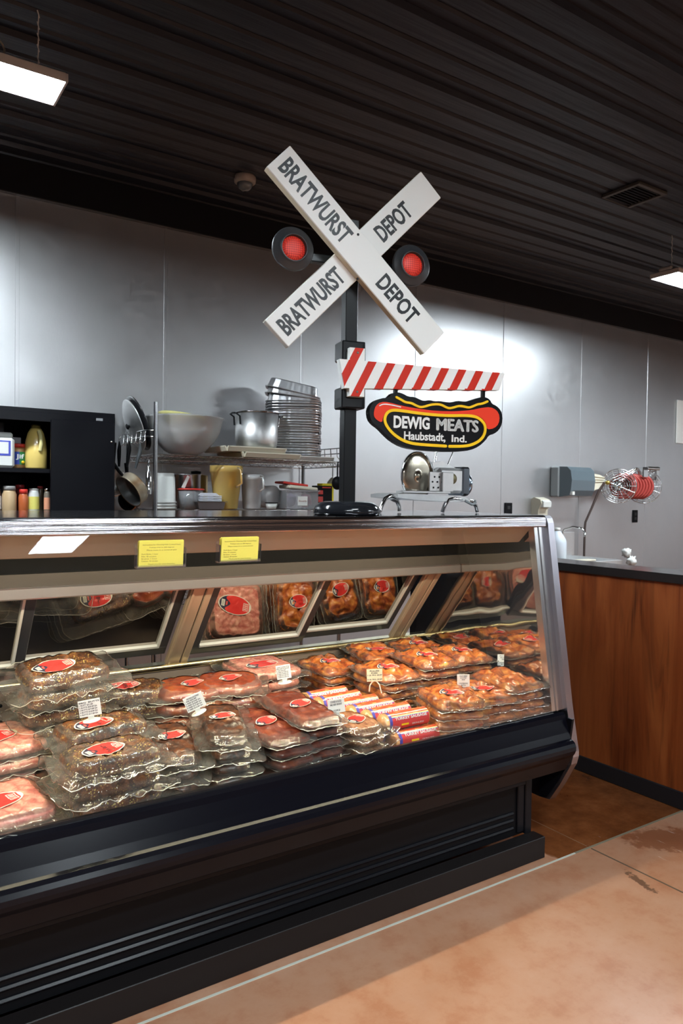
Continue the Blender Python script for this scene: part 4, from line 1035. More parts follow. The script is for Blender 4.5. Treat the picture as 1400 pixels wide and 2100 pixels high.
q = MB(); blob(q, (0, 0, -.075), .036, 0, 0, 1, 20, flat=1.2); q.tube([(0, 0, -.04), (0, 0, .03), (.004, .0, .06)], .005, 8); q.build('spoon_body', M['black_matte'], t)

# ------------------------------------------------------------------ pans hanging on the left rack
def sauce(name, loc, rot, r, h_, m1, m2, lab, hl_=.15, hm=None):
    t = thing(name, loc, lab, 'pan', rot=rot)
    MB().lathe([(0, 0), (r * .92, 0), (r, .012), (r, h_), (r + .004, h_ + .002), (r - .003, h_ + .002)], 40).build('pan_outside', m1, t)
    MB().lathe([(r - .003, h_ + .001), (r - .004, .012), (r * .9, .005), (0, .005)], 40).build('pan_inside', m2, t)
    MB().tube([(0, r, h_ * .8), (0, r + .03, h_ * .9), (0, r + hl_, h_ * 1.1)], [.007, .009, .011], 8).build('handle', hm or M['black_matte'], t)
    return t
tan_m, nt, b = newmat('scorched_pan'); L(nt, ramp(nt, noise_n(nt, coords(nt), 9, 3), [(.35, (.25, .12, .04)), (.6, (.55, .46, .33))]), b.inputs['Base Color']); b.inputs['Roughness'].default_value = .3; b.inputs['Metallic'].default_value = .4
sauce('frying_pan', (1.350, 4.06, 1.385), (R_(122), 0, R_(-76)), .094, .060, tan_m, mat('grey_pan_inside', (.20, .20, .20), .35, .4), 'tan saucepan hanging on its side, nearest the case')
sauce('saucepan', (1.265, 4.25, 1.42), (R_(105), 0, R_(-10)), .080, .07, M['chrome'], M['alum'], 'shiny steel saucepan hanging behind the tan saucepan')
sauce('saucepan', (1.38, 4.22, 1.31), (R_(95), 0, R_(-50)), .060, .05, mat('copper', (.60, .28, .14), .2, 1), M['black_matte'], 'copper pan hanging low beside left shelf post')
t = thing('steel_scoop', (1.392, 3.99, 1.53), 'long steel bar-shaped scoop hanging beside left shelf post', 'scoop')
MB().tube([(0, 0, 0), (0, 0, -.06), (0, 0, -.07), (0, 0, -.19)], [.006, .007, .016, .016], 12).build('bar', M['chrome'], t)
for i, (x, y, z, m_, lab) in enumerate(((1.262, 4.10, 1.60, M['black_matte'], 'black-handled utensil, leftmost of those hanging from the rack'), (1.305, 4.06, 1.60, M['black_matte'], 'black utensil with slotted grip, middle of the hanging ones'), (1.352, 4.02, 1.59, mat('dark_grip', (.05, .055, .06), .3), 'curved black handle hanging nearest to left shelf post'))):
    t = thing('utensil', (x, y, z), lab, 'utensil')
    q = MB(); q.tube([(0, 0, .03), (.002, 0, .0), (0, 0, -.02), (-.006 * i, 0, -.06), (-.012 * i, 0, -.11)], [.003, .009, .011, .010, .006], 10); q.build('grip', m_, t)
    q = MB(); q.tube([(0, 0, .03), (0, 0, .05), (.006, 0, .058), (.01, 0, .05)], .003, 6); q.build('loop', M['wire'], t)
# big lids standing behind the rack
def lid(loc, r, m1, lab, rz):
    t = thing('pot_lid', loc, lab, 'lid', rot=(R_(110), R_(0), rz))
    MB().lathe([(0, .026), (r * .4, .024), (r * .8, .014), (r * .95, .002), (r, 0), (r, -.004), (r * .93, -.002), (r * .7, .008), (0, .018)], 48, sx=.9).build('disc', m1, t)
    MB().lathe([(0, .045), (.014, .044), (.018, .038), (.008, .030), (.01, .022)], 20).build('knob', M['black_matte'], t)
    return t
lid((1.375, 4.20, 1.735), .150, M['alum'], 'round pale aluminium lid standing upright left of white bowl', R_(-90))
lid((1.400, 4.20, 1.745), .162, M['black_gloss'], 'round black-rimmed lid leaning behind the aluminium lid', R_(-90))

# ------------------------------------------------------------------ black storage cabinet
cb = thing('storage_cabinet', (.74, 4.2, 0), 'black metal storage cabinet with open left side', 'cabinet')
cx0, cx1 = .28 - .74, 1.196 - .74
q = MB(); q.box(cx0, cx1, -.24, .24, 1.735, 1.765, b=.002); q.box(cx0, cx0 + .02, -.24, .24, .05, 1.735); q.box(cx1 - .02, cx1, -.24, .24, .05, 1.735); q.box(cx0, cx1, .225, .24, .05, 1.735); q.box(cx0, cx1, -.24, .24, .0, .06)
q.box(cx0, cx1, -.243, -.23, 1.70, 1.745, b=.001); q.build('cabinet_body', M['black_semi'], cb)
for z in (1.462, 1.236, .8): MB().box(cx0 + .02, cx1 - .02, -.225, .22, z - .022, z, b=.002).build('shelf', M['black_semi'], cb)
d = MB().box(.128, cx1 - .004, -.252, -.238, .06, 1.715, b=.003).build('door', M['black_semi'], cb)
MB().lathe([(0, .004), (.004, .003), (.005, 0)], 12, M=Tm(cx1 - .022, -.252, 1.615) @ Rm(PI / 2, 'X')).build('rivet', M['chrome'], d)
q = MB().box(cx1 - .10, cx1 - .066, -.2455, -.242, 1.722, 1.735, b=.0004); q.build('name_plate', mat('plate_grey', (.35, .36, .38), .4, .5), cb)
# cabinet goods, upper shelf z 1.462
Zc = 1.463
t = thing('sugar_bag', (.635, 4.06, Zc), 'white paper bag with blue bordered print, left in cabinet', 'bag')
q = MB(); q.box(-.075, .075, -.05, .05, 0, .150, b=.012); q.box(-.070, .070, -.025, .025, .148, .178, b=.008); q.build('bag_body', M['white_plastic'], t)
q = MB(); q.box(-.06, .055, -.0515, -.0495, .060, .135); q.build('blue_print', mat('print_blue', (.06, .08, .45), .5), t)
MB().box(-.055, .045, -.0525, -.0512, .070, .128).build('white_field', M['white_plastic'], t)
t = thing('peanut_butter_jar', (.742, 4.10, Zc), 'jar with red lid and blue and green label', 'jar')
MB().lathe([(0, 0), (.030, 0), (.034, .006), (.034, .095), (.030, .108), (0, .108)], 32).build('jar_body', mat('peanut', (.38, .20, .08), .3), t)
MB().lathe([(0, .128), (.031, .127), (.033, .123), (.033, .107), (0, .107)], 32).build('lid', M['red_plastic'], t)
q = MB(); vs = [(.0348 * math.sin(R_(a)), -.0348 * math.cos(R_(a)), z) for z in (.020, .085) for a in range(-90, 91, 10)]; n = 19
q.add(vs, [(i, i + 1, i + 1 + n, i + n) for i in range(9)], 0, None, True); q.add(vs, [(i, i + 1, i + 1 + n, i + n) for i in range(9, 18)], 1, None, True)
lb = q.build('label', [mat('jar_blue', (.03, .06, .32), .4), mat('jar_green', (.02, .22, .06), .4)], t)
q = MB(); text_mesh('Jif', .040, .030, .0008, Tm(.002, -.0350, .058), q, bold=.03); q.build('lettering', M['white_plastic'], lb)
q = MB(); q.lathe([(0, .001), (.008, .001), (.008, 0)], 16, M=Tm(.016, -.0355, .032) @ Rm(PI / 2, 'X')); q.build('yellow_dot', M['sign_yellow'], lb)
tag(MB().box(-.034, .034, -.03, .03, 0, .165, b=.003).build('grey_box', mat('grey_carton', (.30, .27, .29), .6), None, loc=(.735, 4.20, Zc)), 'grey carton standing behind the red-lidded jar', 'carton')
tag(MB().box(-.07, .07, -.05, .05, 0, .06, b=.004).build('dark_bag', mat('dark_pouch', (.10, .09, .09), .5), None, loc=(.62, 4.24, Zc + .181), rot=(0, R_(0), 0)), 'dark package lying high at the back left of cabinet', 'package')
tag(MB().box(-.07, .07, -.05, .05, 0, .18, b=.004).build('dark_bag', mat('dark_pouch2', (.05, .05, .06), .5), None, loc=(.62, 4.24, Zc)), 'dark carton behind the white paper bag in cabinet', 'package')
t = thing('oil_jug', (.825, 4.09, Zc), 'yellow cooking oil jug with moulded handle in cabinet', 'jug')
MB().lathe([(0, 0), (.050, 0), (.055, .008), (.055, .10), (.050, .145), (.040, .185), (.026, .210), (0, .214)], 36, sy=.8).build('jug_body', mat('oil_yellow', (.85, .62, .18), .25, coat=.6), t)
q = MB(); q.tube([(.008, -.036, .195), (.012, -.052, .17), (.014, -.056, .13), (.012, -.045, .095)], .010, 10); q.build('handle', mat('oil_pale', (.88, .78, .36), .25), t)
MB().lathe([(0, .212), (.022, .212), (.022, .228), (0, .23)], 24).build('cap', mat('cap_olive', (.28, .24, .06), .4), t)
# lower shelf z 1.236
Zl = 1.237
def jar(x, y, r, h_, mb_, ml, lab, capm=None, caph=.02, name='spice_jar', label_m=None):
    t = thing(name, (x, y, Zl), lab, 'jar')
    MB().lathe([(0, 0), (r - .002, 0), (r, .004), (r, h_ * .8), (r * .85, h_ * .92), (r * .8, h_), (0, h_)], 28).build('jar_body', mb_, t)
    if capm: MB().lathe([(0, h_ - .001), (r * .88, h_ - .001), (r * .88, h_ + caph - .003), (r * .8, h_ + caph), (0, h_ + caph)], 28).build('lid', capm, t)
    if label_m:
        q = MB(); vs = [((r + .0006) * math.sin(R_(a)), -(r + .0006) * math.cos(R_(a)), z) for z in (h_ * .15, h_ * .7) for a in range(-80, 81, 10)]; q.add(vs, [(i, i + 1, i + 18, i + 17) for i in range(16)], 0, None, True); q.build('label', label_m, t)
    return t
jar(.690, 4.04, .034, .115, mat('tan_spice', (.52, .36, .20), .3), None, 'tan-filled square-shouldered jar, second from left in cabinet', mat('grey_cap', (.30, .29, .28), .4))
jar(.628, 4.07, .032, .12, mat('brown_spice', (.16, .09, .07), .3), None, 'dark jar with orange and white label, leftmost in cabinet', M['black_matte'], label_m=mat('label_pale', (.60, .55, .56), .5))
jar(.756, 4.04, .024, .098, mat('paprika', (.50, .12, .04), .25), None, 'small jar of orange-red spice with bright red lid', M['red_plastic'], .022)
jar(.758, 4.14, .025, .125, mat('dark_paprika', (.12, .02, .02), .3), None, 'taller dark red-capped jar behind the orange-red spice', mat('dark_red_cap', (.28, .02, .02), .4), .018)
t = jar(.808, 4.05, .027, .118, mat('white_bottle', (.62, .62, .60), .35), None, 'white bottle with yellow and orange label in cabinet', M['white_plastic'], .006, 'spice_bottle', mat('label_yellow', (.70, .62, .15), .5))
jar(.850, 4.10, .016, .125, mat('pepper', (.12, .08, .05), .3), None, 'slim dark brown jar with dull red cap', mat('dull_red_cap', (.25, .02, .02), .4), .012)
jar(.868, 4.03, .015, .112, mat('dark_glass_jar', (.18, .15, .12), .15), None, 'slim glass jar with orange and white label next to cabinet door', M['chrome'], .014, label_m=mat('label_orange', (.70, .30, .18), .5))
#SPLIT3
# ------------------------------------------------------------------ packed meats
def deck(y): return .442 + (y - 1.868) * .0608
def nz(x, y, s, seed): return noise.noise(Vector((x * s + seed * 7.3, y * s - seed * 3.1, seed * 1.7)))
class Pack:
    """one vacuum pack: meat body, clear film with crimped edge, oval sticker. a,b half sizes (x,y), t thickness"""
    def __init__(s, a, b, t, m, seed, flange=.022, n=4.0, bs=14, bamp=.22, ridges=0, edge=.06, lab=None, side=2.6, strip=None, text=None, billow=0):
        s.billow = billow
        s.a, s.b, s.t, s.seed, s.n, s.bs, s.bamp, s.ridges, s.edge, s.side = a, b, t, seed, n, bs, bamp, ridges, edge, side
        s.meat = s.meat_mesh(m); s.film = s.film_mesh(flange)
        s.lab = s.label_mesh(*lab) if lab else None; s.text = text
    def rad(s, ang):
        ca, sa = math.cos(ang), math.sin(ang)
        r = 1 / ((abs(ca / s.a) ** s.n + abs(sa / s.b) ** s.n) ** (1 / s.n))
        return r * (1 + s.edge * noise.noise(Vector((ca * 2 + s.seed * 3, sa * 2, s.seed))))
    def top(s, x, y):
        r = math.hypot(x, y) / s.rad(math.atan2(y, x)) if (x or y) else 0
        p = max(0, 1 - min(1, r) ** s.side) ** .5
        z = s.t * (.42 + .50 * p * (1 + s.bamp * nz(x, y, s.bs, s.seed)))
        if s.billow: z += s.t * s.billow * p * (min(1, abs(nz(x, y, s.bs, s.seed + 2)) * 2.6) - .5)
        if s.ridges: z += s.t * .07 * p * math.sin(y * s.ridges + 2 * nz(x, y, 6, s.seed))
        z += s.t * .14 * p * nz(x, y, s.bs * 4, s.seed + 5)
        return z
    def meat_mesh(s, m):
        q = MB(); NR, NT = 18, 72; vs = [(0, 0, s.top(0, 0))]; fs = []
        rr = [((k + 1) / NR) ** .75 for k in range(NR)]
        for k in range(NR):
            for j in range(NT):
                an = 2 * PI * j / NT; R = s.rad(an) * rr[k]; x, y = R * math.cos(an), R * math.sin(an); vs.append((x, y, s.top(x, y)))
        for j in range(NT): fs.append((0, 1 + j, 1 + (j + 1) % NT))
        for k in range(NR - 1):
            for j in range(NT): a_, b_ = 1 + k * NT + j, 1 + k * NT + (j + 1) % NT; fs.append((a_, a_ + NT, b_ + NT, b_))
        base = 1 + (NR - 1) * NT; bot = len(vs)
        for k, f in enumerate((.97, .85, .5)):
            for j in range(NT):
                an = 2 * PI * j / NT; R = s.rad(an) * f; z = s.t * (.18, .03, .0)[k]; vs.append((R * math.cos(an), R * math.sin(an), z))
        prev = base
        for k in range(3):
            st_ = bot + k * NT
            for j in range(NT): fs.append((prev + j, st_ + j, st_ + (j + 1) % NT, prev + (j + 1) % NT))
            prev = st_
        fs.append([prev + j for j in range(NT)][::-1])
        q.add(vs, fs, 0, None, True)
        o = q.build('meat', m); me = o.data; bpy.data.objects.remove(o); return me
    def film_mesh(s, fl):
        q = MB(); NT = 96; vs = []; fs = []; rings = [(.80, .003), (.93, .0025), (1.0, .001), (1.0, 0)]
        for an_i in range(NT):
            an = 2 * PI * an_i / NT; R = s.rad(an)
            ca, sa = math.cos(an), math.sin(an); A, B = s.a + fl, s.b + fl * 1.1
            RO = 1 / ((abs(ca / A) ** 9 + abs(sa / B) ** 9) ** (1 / 9)) * (1 + .035 * noise.noise(Vector((ca * 5, sa * 5, s.seed + 9))))
            RO = max(RO, R + fl * .5)
            for f, up in rings[:3]:
                x, y = R * f * ca, R * f * sa; vs.append((x, y, s.top(x, y) + up))
            zs = s.t * .42
            for g in (.33, .66, 1.0):
                r_ = R + (RO - R) * g; w1 = math.sin(an * 13 + s.seed * 2) * .5 + noise.noise(Vector((ca * 7, sa * 7, s.seed + 3)))
                vs.append((r_ * ca, r_ * sa, zs + fl * .22 * g * w1 - fl * .22 * g * g + (.0015 if an_i % 2 else -.001) * g))
        m_ = 6
        for j in range(NT):
            for k in range(m_ - 1): a_, b_ = j * m_ + k, ((j + 1) % NT) * m_ + k; fs.append((a_, a_ + 1, b_ + 1, b_))
        q.add(vs, fs, 0, None, True)
        # crimped rim bead
        rim = [vs[j * m_ + 5] for j in range(NT)]; q.tube(rim, .0013, 4, 1, closed=True)
        o = q.build('film', [M['film'], M['film_rim']]); me = o.data; bpy.data.objects.remove(o); return me
    def flat(s, x, y):
        h = [s.top(x, y)] + [s.top(x + .013 * math.cos(k * PI / 3), y + .013 * math.sin(k * PI / 3)) for k in range(6)]
        return .5 * max(h) + .5 * sum(h) / 7
    def label_mesh(s, cx, cy, la, lb, rot):
        q = MB(); NR, NT = 8, 40; vs = []; uv = []; fs = []
        cr, sr = math.cos(rot), math.sin(rot)
        def pt(u, v):
            x, y = cx + u * la * cr - v * lb * sr, cy + u * la * sr + v * lb * cr
            vs.append((x, y, s.flat(x, y) + .0022)); uv.append((u, v))
        pt(0, 0)
        for k in range(1, NR + 1):
            for j in range(NT): a_ = 2 * PI * j / NT; pt(k / NR * math.cos(a_), k / NR * math.sin(a_))
        for j in range(NT): fs.append((0, 1 + j, 1 + (j + 1) % NT))
        for k in range(NR - 1):
            for j in range(NT): a_, b_ = 1 + k * NT + j, 1 + k * NT + (j + 1) % NT; fs.append((a_, a_ + NT, b_ + NT, b_))
        q.add(vs, fs, 0, None, True); o = q.build('label', M['label']); me = o.data
        ul = me.uv_layers.new(name='UVMap')
        for lp_ in me.loops: ul.data[lp_.index].uv = uv[lp_.vertex_index]
        bpy.data.objects.remove(o); s.lt = (cx, cy, la, lb, rot); return me
    def place(s, name, loc, rot, label, cat, group, with_label=True):
        t = thing(name, loc, label, cat, rot=rot, group=group)
        for nm, me in (('meat', s.meat), ('film', s.film)) + ((('label', s.lab),) if (s.lab and with_label) else ()):
            o = bpy.data.objects.new(nm, me); COL.objects.link(o); o.parent = t
            if nm == 'label' and s.text:
                cx, cy, la, lb, rt = s.lt; q = MB(); m_ = Tm(cx, cy, s.flat(cx, cy) + .0050) @ Rm(rt + PI / 2, 'Z') @ Rm(-PI / 2, 'X')
                text_mesh(s.text, lb * 1.35, la * .24, .0003, m_ @ Tm(0, 0, -la * .10), q)
                q.build('lettering', M['ink'], o)
                q = MB(); text_mesh('DEWIG', lb * .66, la * .17, .0003, m_ @ Tm(0, 0, -la * .64), q, bold=.03); q.build('emblem', M['sign_red'], o)
        return t
ORD = ['top', 'second from top', 'third from top', 'fourth from top', 'fifth from top', 'sixth from top', 'seventh from top', 'eighth from top', 'ninth from top']
def stack(packs, X, Y, n, rot, step, what, where, group, name='meat_pack', dx=0, dy=0, jit=.006, jr=.06, seed=0, rx=None, z0=None, labels=(0,), cat='meat pack'):
    """n packs lying on one another from the deck up; dx, dy shift per layer upwards"""
    rs = random.Random(seed); sl_ = math.atan(.0608) if rx is None else rx
    zb = (deck(Y) if z0 is None else z0) + .002
    for k in range(n):
        p_ = packs[(k + seed) % len(packs)]; od = ORD[n - 1 - k]
        lab = f'{what}, {od} {where}'
        p_.place(name, (X + dx * k + rs.uniform(-jit, jit), Y + dy * k + rs.uniform(-jit, jit), zb + k * step), (sl_, rs.uniform(-.02, .02), rot + rs.uniform(-jr, jr)), lab, cat, group, with_label=(n - 1 - k) in labels)
    return zb + n * step
# pink sausage slabs, far left
pk = [Pack(.125, .118, .042, M['m_pink'], s_, flange=.030, n=7, bs=18, bamp=.10, edge=.02, side=9, lab=(-.01, -.02, .075, .040, R_(12))) for s_ in (1, 2)]
stack(pk, .315, 2.005, 3, R_(6), .0425, 'pink sausage slab in clear film', 'of front pile at far left', 'pink sausage slabs', seed=1, labels=(0, 1))
stack(pk, .355, 2.325, 4, R_(8), .0430, 'pink sausage slab in clear film', 'of pile behind the front pink pile', 'pink sausage slabs', seed=2, jr=.04)
# speckled pork butts
bt = [Pack(.124, .074, .056, M['m_butt'], s_, flange=.040, n=6, bs=16, bamp=.13, edge=.03, side=12, lab=(-.024, -.004, .060, .038, R_(9)), text='Pork Butts') for s_ in (3, 4, 5)]
stack(bt, .600, 1.985, 4, R_(10), .0535, 'dark bark-crusted pork roast pack', 'of front pile beside the pink slabs', 'pork roasts', seed=3, dx=-.004, dy=-.003, jr=.10)
stack(bt, .625, 2.175, 4, R_(4), .0545, 'dark bark-crusted pork roast pack', 'of the middle pork roast pile', 'pork roasts', seed=4, jr=.08)
bigtop = Pack(.128, .090, .060, M['m_butt'], 31, flange=.056, n=6, bs=14, bamp=.15, edge=.03, side=10, lab=(-.03, -.012, .066, .042, R_(6)))
bigtop.place('meat_pack', (.560, 2.375, .762), (R_(9), R_(-3), R_(4)), 'biggest dark pork roast pack with upturned film, topmost at upper left of case', 'meat pack', 'pork roasts')
stack(bt, .565, 2.395, 5, R_(6), .0560, 'dark bark-crusted pork roast pack', 'of rear pork roast pile at left', 'pork roasts', seed=8, jr=.10, dy=-.006)
# dark smoked rib racks
rb = [Pack(.066, .155, .042, M['m_dark'], s_, flange=.030, n=4, bs=20, bamp=.34, ridges=120, edge=.09, side=5, lab=(0, .02, .045, .026, R_(20))) for s_ in (6, 7, 8)]
stack(rb, .815, 2.105, 4, R_(-12), .0400, 'dark smoked rib pack with crinkled film', 'of left smoked rib pile', 'smoked rib packs', seed=5, jr=.10)
stack(rb, .965, 2.085, 5, R_(-16), .0395, 'dark smoked rib pack with crinkled film', 'of right smoked rib pile', 'smoked rib packs', seed=6, jr=.10, dx=.002)
stack(bt, .800, 2.470, 4, R_(-12), .0545, 'dark bark-crusted pork roast pack', 'of rear pile below the first door post', 'pork roasts', seed=21, jr=.10, labels=(0, 1))
# reddish loins at the back
rd = [Pack(.120, .105, .048, M['m_red'], s_, flange=.022, n=3.0, bs=12, bamp=.40, edge=.12, side=4, lab=(.01, -.01, .042, .026, R_(25))) for s_ in (9, 10)]
stack(rd, .985, 2.395, 5, R_(-20), .0440, 'reddish-brown sauced meat pack', 'of rear left sauced pile', 'sauced meat packs', seed=7)
stack(rd, 1.125, 2.385, 5, R_(-30), .0455, 'reddish-brown sauced meat pack', 'of rear middle sauced pile', 'sauced meat packs', seed=9)
# maroon sauced ribs
mr = [Pack(.078, .165, .036, M['m_maroon'], s_, flange=.015, n=7, bs=12, bamp=.22, ridges=100, edge=.05, side=3.5, lab=(.0, -.01, .044, .028, R_(24))) for s_ in (11, 12)]
stack(mr, 1.125, 2.080, 5, R_(6), .0345, 'glossy maroon sauced rib pack', 'of pile right of the smoked ribs', 'sauced rib packs', seed=10, dx=-.004, jr=.08)
stack(mr, 1.272, 2.090, 6, R_(4), .0345, 'glossy maroon sauced rib pack', 'of pile left of sliced brisket', 'sauced rib packs', seed=11, dx=-.006, jr=.08)
# sliced brisket
bk_ = [Pack(.076, .095, .034, M['m_brisket'], s_, flange=.028, n=3, bs=14, bamp=.18, edge=.05, side=3, lab=(.004, -.005, .044, .028, R_(22))) for s_ in (13, 14)]
stack(bk_, 1.400, 1.985, 5, R_(10), .0320, 'speckled sliced brisket pack', 'of pile beside the sausage rolls', 'sliced brisket packs', seed=12, jr=.12)
stack(pk, 1.330, 2.535, 5, R_(4), .0435, 'pink sausage slab in clear film', 'of rear pile behind the sauced ribs', 'pink sausage slabs', seed=22, jr=.04)
# sausage rolls
def make_roll():
    r = .0290; h_ = .088
    q = MB(); prof = [(0, -h_ - .018)] + [(r * math.sin(a), -h_ - .018 * math.cos(a)) for a in (.4, .8, 1.2, PI / 2)] + [(r, -h_), (r, h_)] + [(r * math.sin(a), h_ + .018 * math.cos(a)) for a in (PI / 2, 1.2, .8, .4)] + [(0, h_ + .018)]
    q.lathe(prof, 28, M=AX['x']); o = q.build('casing', M['m_sausage']); me1 = o.data; bpy.data.objects.remove(o)
    n = 40; vs = []; uvs = []; fs = []; rr = r + .0012
    for i, x in enumerate((-h_ + .010, h_ + .002)):
        for j in range(n + 1):
            a = 2 * PI * j / n; vs.append((x, rr * math.sin(a), rr * math.cos(a))); uvs.append((i, j / n))
    for j in range(n): fs.append((j, j + 1, j + n + 2, j + n + 1))
    q = MB().add(vs, fs, 0, None, True); o = q.build('sleeve', M['sleeve']); me2 = o.data; ul = me2.uv_layers.new(name='UVMap')
    for lp_ in me2.loops: ul.data[lp_.index].uv = uvs[lp_.vertex_index]
    bpy.data.objects.remove(o)
    q = MB()
    # printed words on the flank that faces the glass
    m_ = Rm(R_(0), 'X')
    text_mesh('TURKEY SAUSAGE', .135, .010, .0004, Rm(R_(-20), 'X') @ Tm(.012, -rr - .0005, .004), q, bold=.03)
    text_mesh('SKINLESS', .05, .006, .0004, Rm(R_(10), 'X') @ Tm(.04, -rr - .0005, -.004), q)
    o = q.build('lettering', M['white_plastic']); me3 = o.data; bpy.data.objects.remove(o)
    q = MB(); q.box(-.030, .0, -rr - .0005, -rr + .0005, -.010, -.004); o = q.build('yellow_patch', M['sign_yellow']); me4 = o.data; bpy.data.objects.remove(o)
    return me1, me2, me3, me4
RM = make_roll()
def roll(x, y, z, rz, rx, lab, i):
    t = thing('sausage_roll', (x, y, z), lab, 'sausage roll', rot=(rx, 0, rz), group='printed sausage rolls')
    for nm, me in (('casing', RM[0]), ('sleeve', RM[1])):
        o = bpy.data.objects.new(nm, me); COL.objects.link(o); o.parent = t
        if nm == 'sleeve':
            for n2, m2 in (('lettering', RM[2]), ('yellow_patch', RM[3])):
                w2 = bpy.data.objects.new(n2, m2); COL.objects.link(w2); w2.parent = o
rs = random.Random(5); ny = 8; r0 = .0303
names_o = ['nearest the glass', 'second from the glass', 'third from the glass', 'fourth from the glass', 'fifth from the glass', 'sixth from the glass', 'seventh from the glass', 'eighth from the glass', 'ninth from the glass']
for lay in range(3):
    for k in range(ny - lay):
        y = 1.902 + .0625 * k + .0312 * lay; x = 1.615 - (y - 1.90) * .42
        roll(x + rs.uniform(-.006, .006), y, deck(y) + r0 + .001 + lay * .0535, rs.uniform(-.05, .05), rs.uniform(-.25, .15), f"printed sausage roll, {names_o[k]} in {['bottom', 'second', 'third', 'top'][lay]} layer", k)
# wings
wg = [Pack(.094, .120, .034, M['m_wing'], s_, flange=.014, n=7, bs=20, bamp=.22, edge=.04, side=5, lab=(.0, -.01, .046, .030, R_(-10)), billow=.42) for s_ in (15, 16, 17)]
W = 'wing pack'
stack(wg, 1.790, 1.985, 6, R_(-14), .0315, W, 'of the front pile right of the rolls', 'wing packs', seed=15, jr=.12, dx=.004)
stack(wg, 1.955, 1.985, 6, R_(-10), .0315, W, 'of the front wing pile second from mirror', 'wing packs', seed=17, jr=.10, labels=(0, 1))
stack(wg, 2.105, 1.985, 7, R_(-4), .0305, W, 'of the front pile against the mirrored end', 'wing packs', seed=18, jr=.05, jit=.003, labels=())
stack(wg, 1.745, 2.270, 7, R_(2), .0310, W, 'of the second row pile behind the rolls', 'wing packs', seed=14, jr=.10)
stack(wg, 1.925, 2.255, 8, R_(-8), .0310, W, 'of the second row middle wing pile', 'wing packs', seed=16, jr=.10)
stack(wg, 2.105, 2.250, 8, R_(-8), .0310, W, 'of second row pile against mirrored end', 'wing packs', seed=19, jr=.05, jit=.003)
stack(wg, 1.640, 2.520, 6, R_(4), .0310, W, 'of rearmost left wing pile', 'wing packs', seed=24, jr=.06, jit=.003)
stack(wg, 1.860, 2.515, 7, R_(-6), .0310, W, 'of rearmost middle wing pile', 'wing packs', seed=25, jr=.06, jit=.003)
stack(wg, 2.095, 2.510, 7, R_(0), .0310, W, 'of rearmost pile by the mirrored end', 'wing packs', seed=26, jr=.04, jit=.003)

# ------------------------------------------------------------------ price cards on round feet
def price_card(px_, py_, Y, lines, lab, w_=.058, h_=.046, rz=R_(-22), tilt=0.0, m='card', hs=None, hoop=False):
    q0 = P(px_, py_, 1, Y)
    t = thing('price_card', q0, lab, 'price card', rot=(0, -tilt, rz), group='price cards')
    if not hoop:
        MB().lathe([(0, 0), (.023, 0), (.0235, .0012), (.022, .0028), (0, .0034)], 32).build('foot', M['white_plastic'], t)
        MB().box(-.008, .008, -.002, .002, .003, .018, b=.0005).build('clip', M['white_plastic'], t)
    else:
        q = MB(); q.tube([(-.020, 0, -.022), (-.017, 0, .0), (-.008, 0, .012), (0, 0, .015), (.008, 0, .012), (.017, 0, 0), (.024, 0, -.03)], .0025, 8); q.build('clip', M['cream_plastic'], t)
    c = MB().box(-w_ / 2, w_ / 2, -.0035, -.002, .014, .014 + h_, b=.0004).build('card', M[m], t)
    q = MB(); n = len(lines); hh = h_ * .86 / n
    for i, (body, ww) in enumerate(lines):
        if body: text_mesh(body, w_ * ww, hh * (.70), .0003, Tm((-w_ * .46 + w_ * ww / 2) if hs == 'L' and i else 0, -.0035, .014 + h_ * .93 - hh * (i + .5)), q, bold=.02)
    q.build('writing', M['ink'], c)
    return t
def ladder(w1, a): return [(f'{k} {w1}{"S" if k > 1 else ""} ${p_}{" EA" if k > 1 else ""}', .80 if k > 1 else .62) for k, p_ in enumerate(a, 1)]
price_card(188, 1478, 2.06, [('BBQ  BUTTS', .92)] + ladder('BUTT', ('21.89', '20.89', '19.89', '18.89', '17.89')), 'white price card for pork butts, standing on the pork roasts', hs='L', tilt=R_(8), rz=R_(-18))
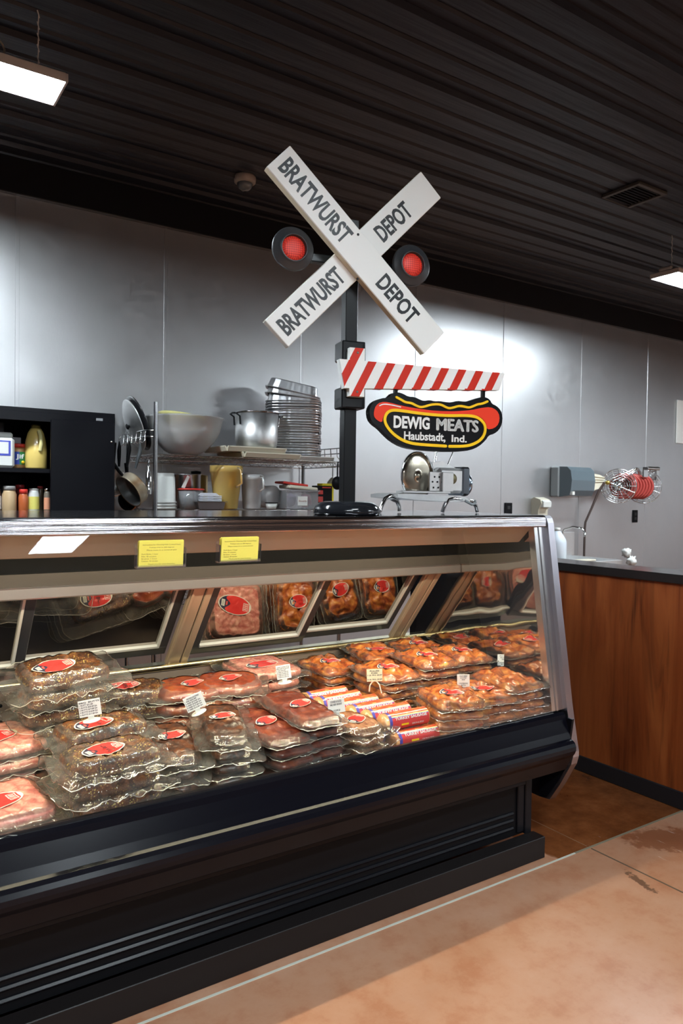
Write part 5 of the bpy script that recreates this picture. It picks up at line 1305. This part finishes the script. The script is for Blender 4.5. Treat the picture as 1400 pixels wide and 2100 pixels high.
price_card(408, 1462, 2.06, [('SMOKED BACKRIBS', .66)] + ladder('RIB', ('20.89', '19.89', '18.89', '17.89', '16.89')), 'white price card leaning strongly, on the smoked ribs', hs='L', tilt=R_(22), rz=R_(-18))
price_card(584, 1400, 2.14, [('SAINT LOUIS STYLE', .86), ('BBQ RIBS IN SAUCE', .86)] + ladder('RIB', ('20.89', '19.89', '18.89', '17.89', '16.89')), 'dense white price card with seven lines, on sauced ribs', hs='L', tilt=R_(8), rz=R_(-24), w_=.048, h_=.046)
price_card(692, 1470, 2.00, [('COOKED & SLICED', .66), ('BBQ BEEF BRISKET', .70), ('', .1), ('$13.99 LB', .38)], 'white price card with three lines, on the sliced brisket', tilt=R_(8), rz=R_(-24), w_=.056)
price_card(768, 1405, 2.10, [('PULLED', .60), ('PORK', .42), ('1 LB. PKG. $4.89', .92), ('', .1), ('2 LB. PKG. $9.89', .92)], 'cream price card on a hoop among the sausage rolls', m='card_cream', tilt=R_(2), rz=R_(-28), w_=.056, h_=.044, hoop=True)
price_card(950, 1416, 2.02, [('MILD BBQ', .60), ('10-12 PCS', .48), ('$9.89', .24), ('', .1), ('2 OR MORE PKGS', .70), ('$8.79 EA', .38)], 'white price card near the glass on front wings', tilt=R_(2), rz=R_(-38), w_=.046, h_=.047)
price_card(1031, 1372, 2.12, [('SPICY BBQ', .66), ('10-12 PCS', .48), ('$9.89', .24), ('', .1), ('2 OR MORE PKGS', .70), ('$8.79 EA', .38)], 'small white price card nearest the mirrored end', tilt=R_(0), rz=R_(-42), w_=.046, h_=.046)
for px_, py_, Y, lab in ((822, 1347, 2.36, 'round cream disc foot standing on edge behind the wings, left one'), (880, 1340, 2.42, 'round cream disc foot standing on edge behind the wings, right one')):
    q0 = P(px_, py_, 1, Y); q = MB(); q.lathe([(0, 0), (.022, 0), (.0225, .001), (.021, .003), (0, .003)], 32, M=Rm(R_(-35), 'Z') @ Rm(R_(70), 'X'))
    tag(q.build('disc_foot', M['cream_plastic'], None, loc=q0), lab, 'card foot', 'loose card feet')
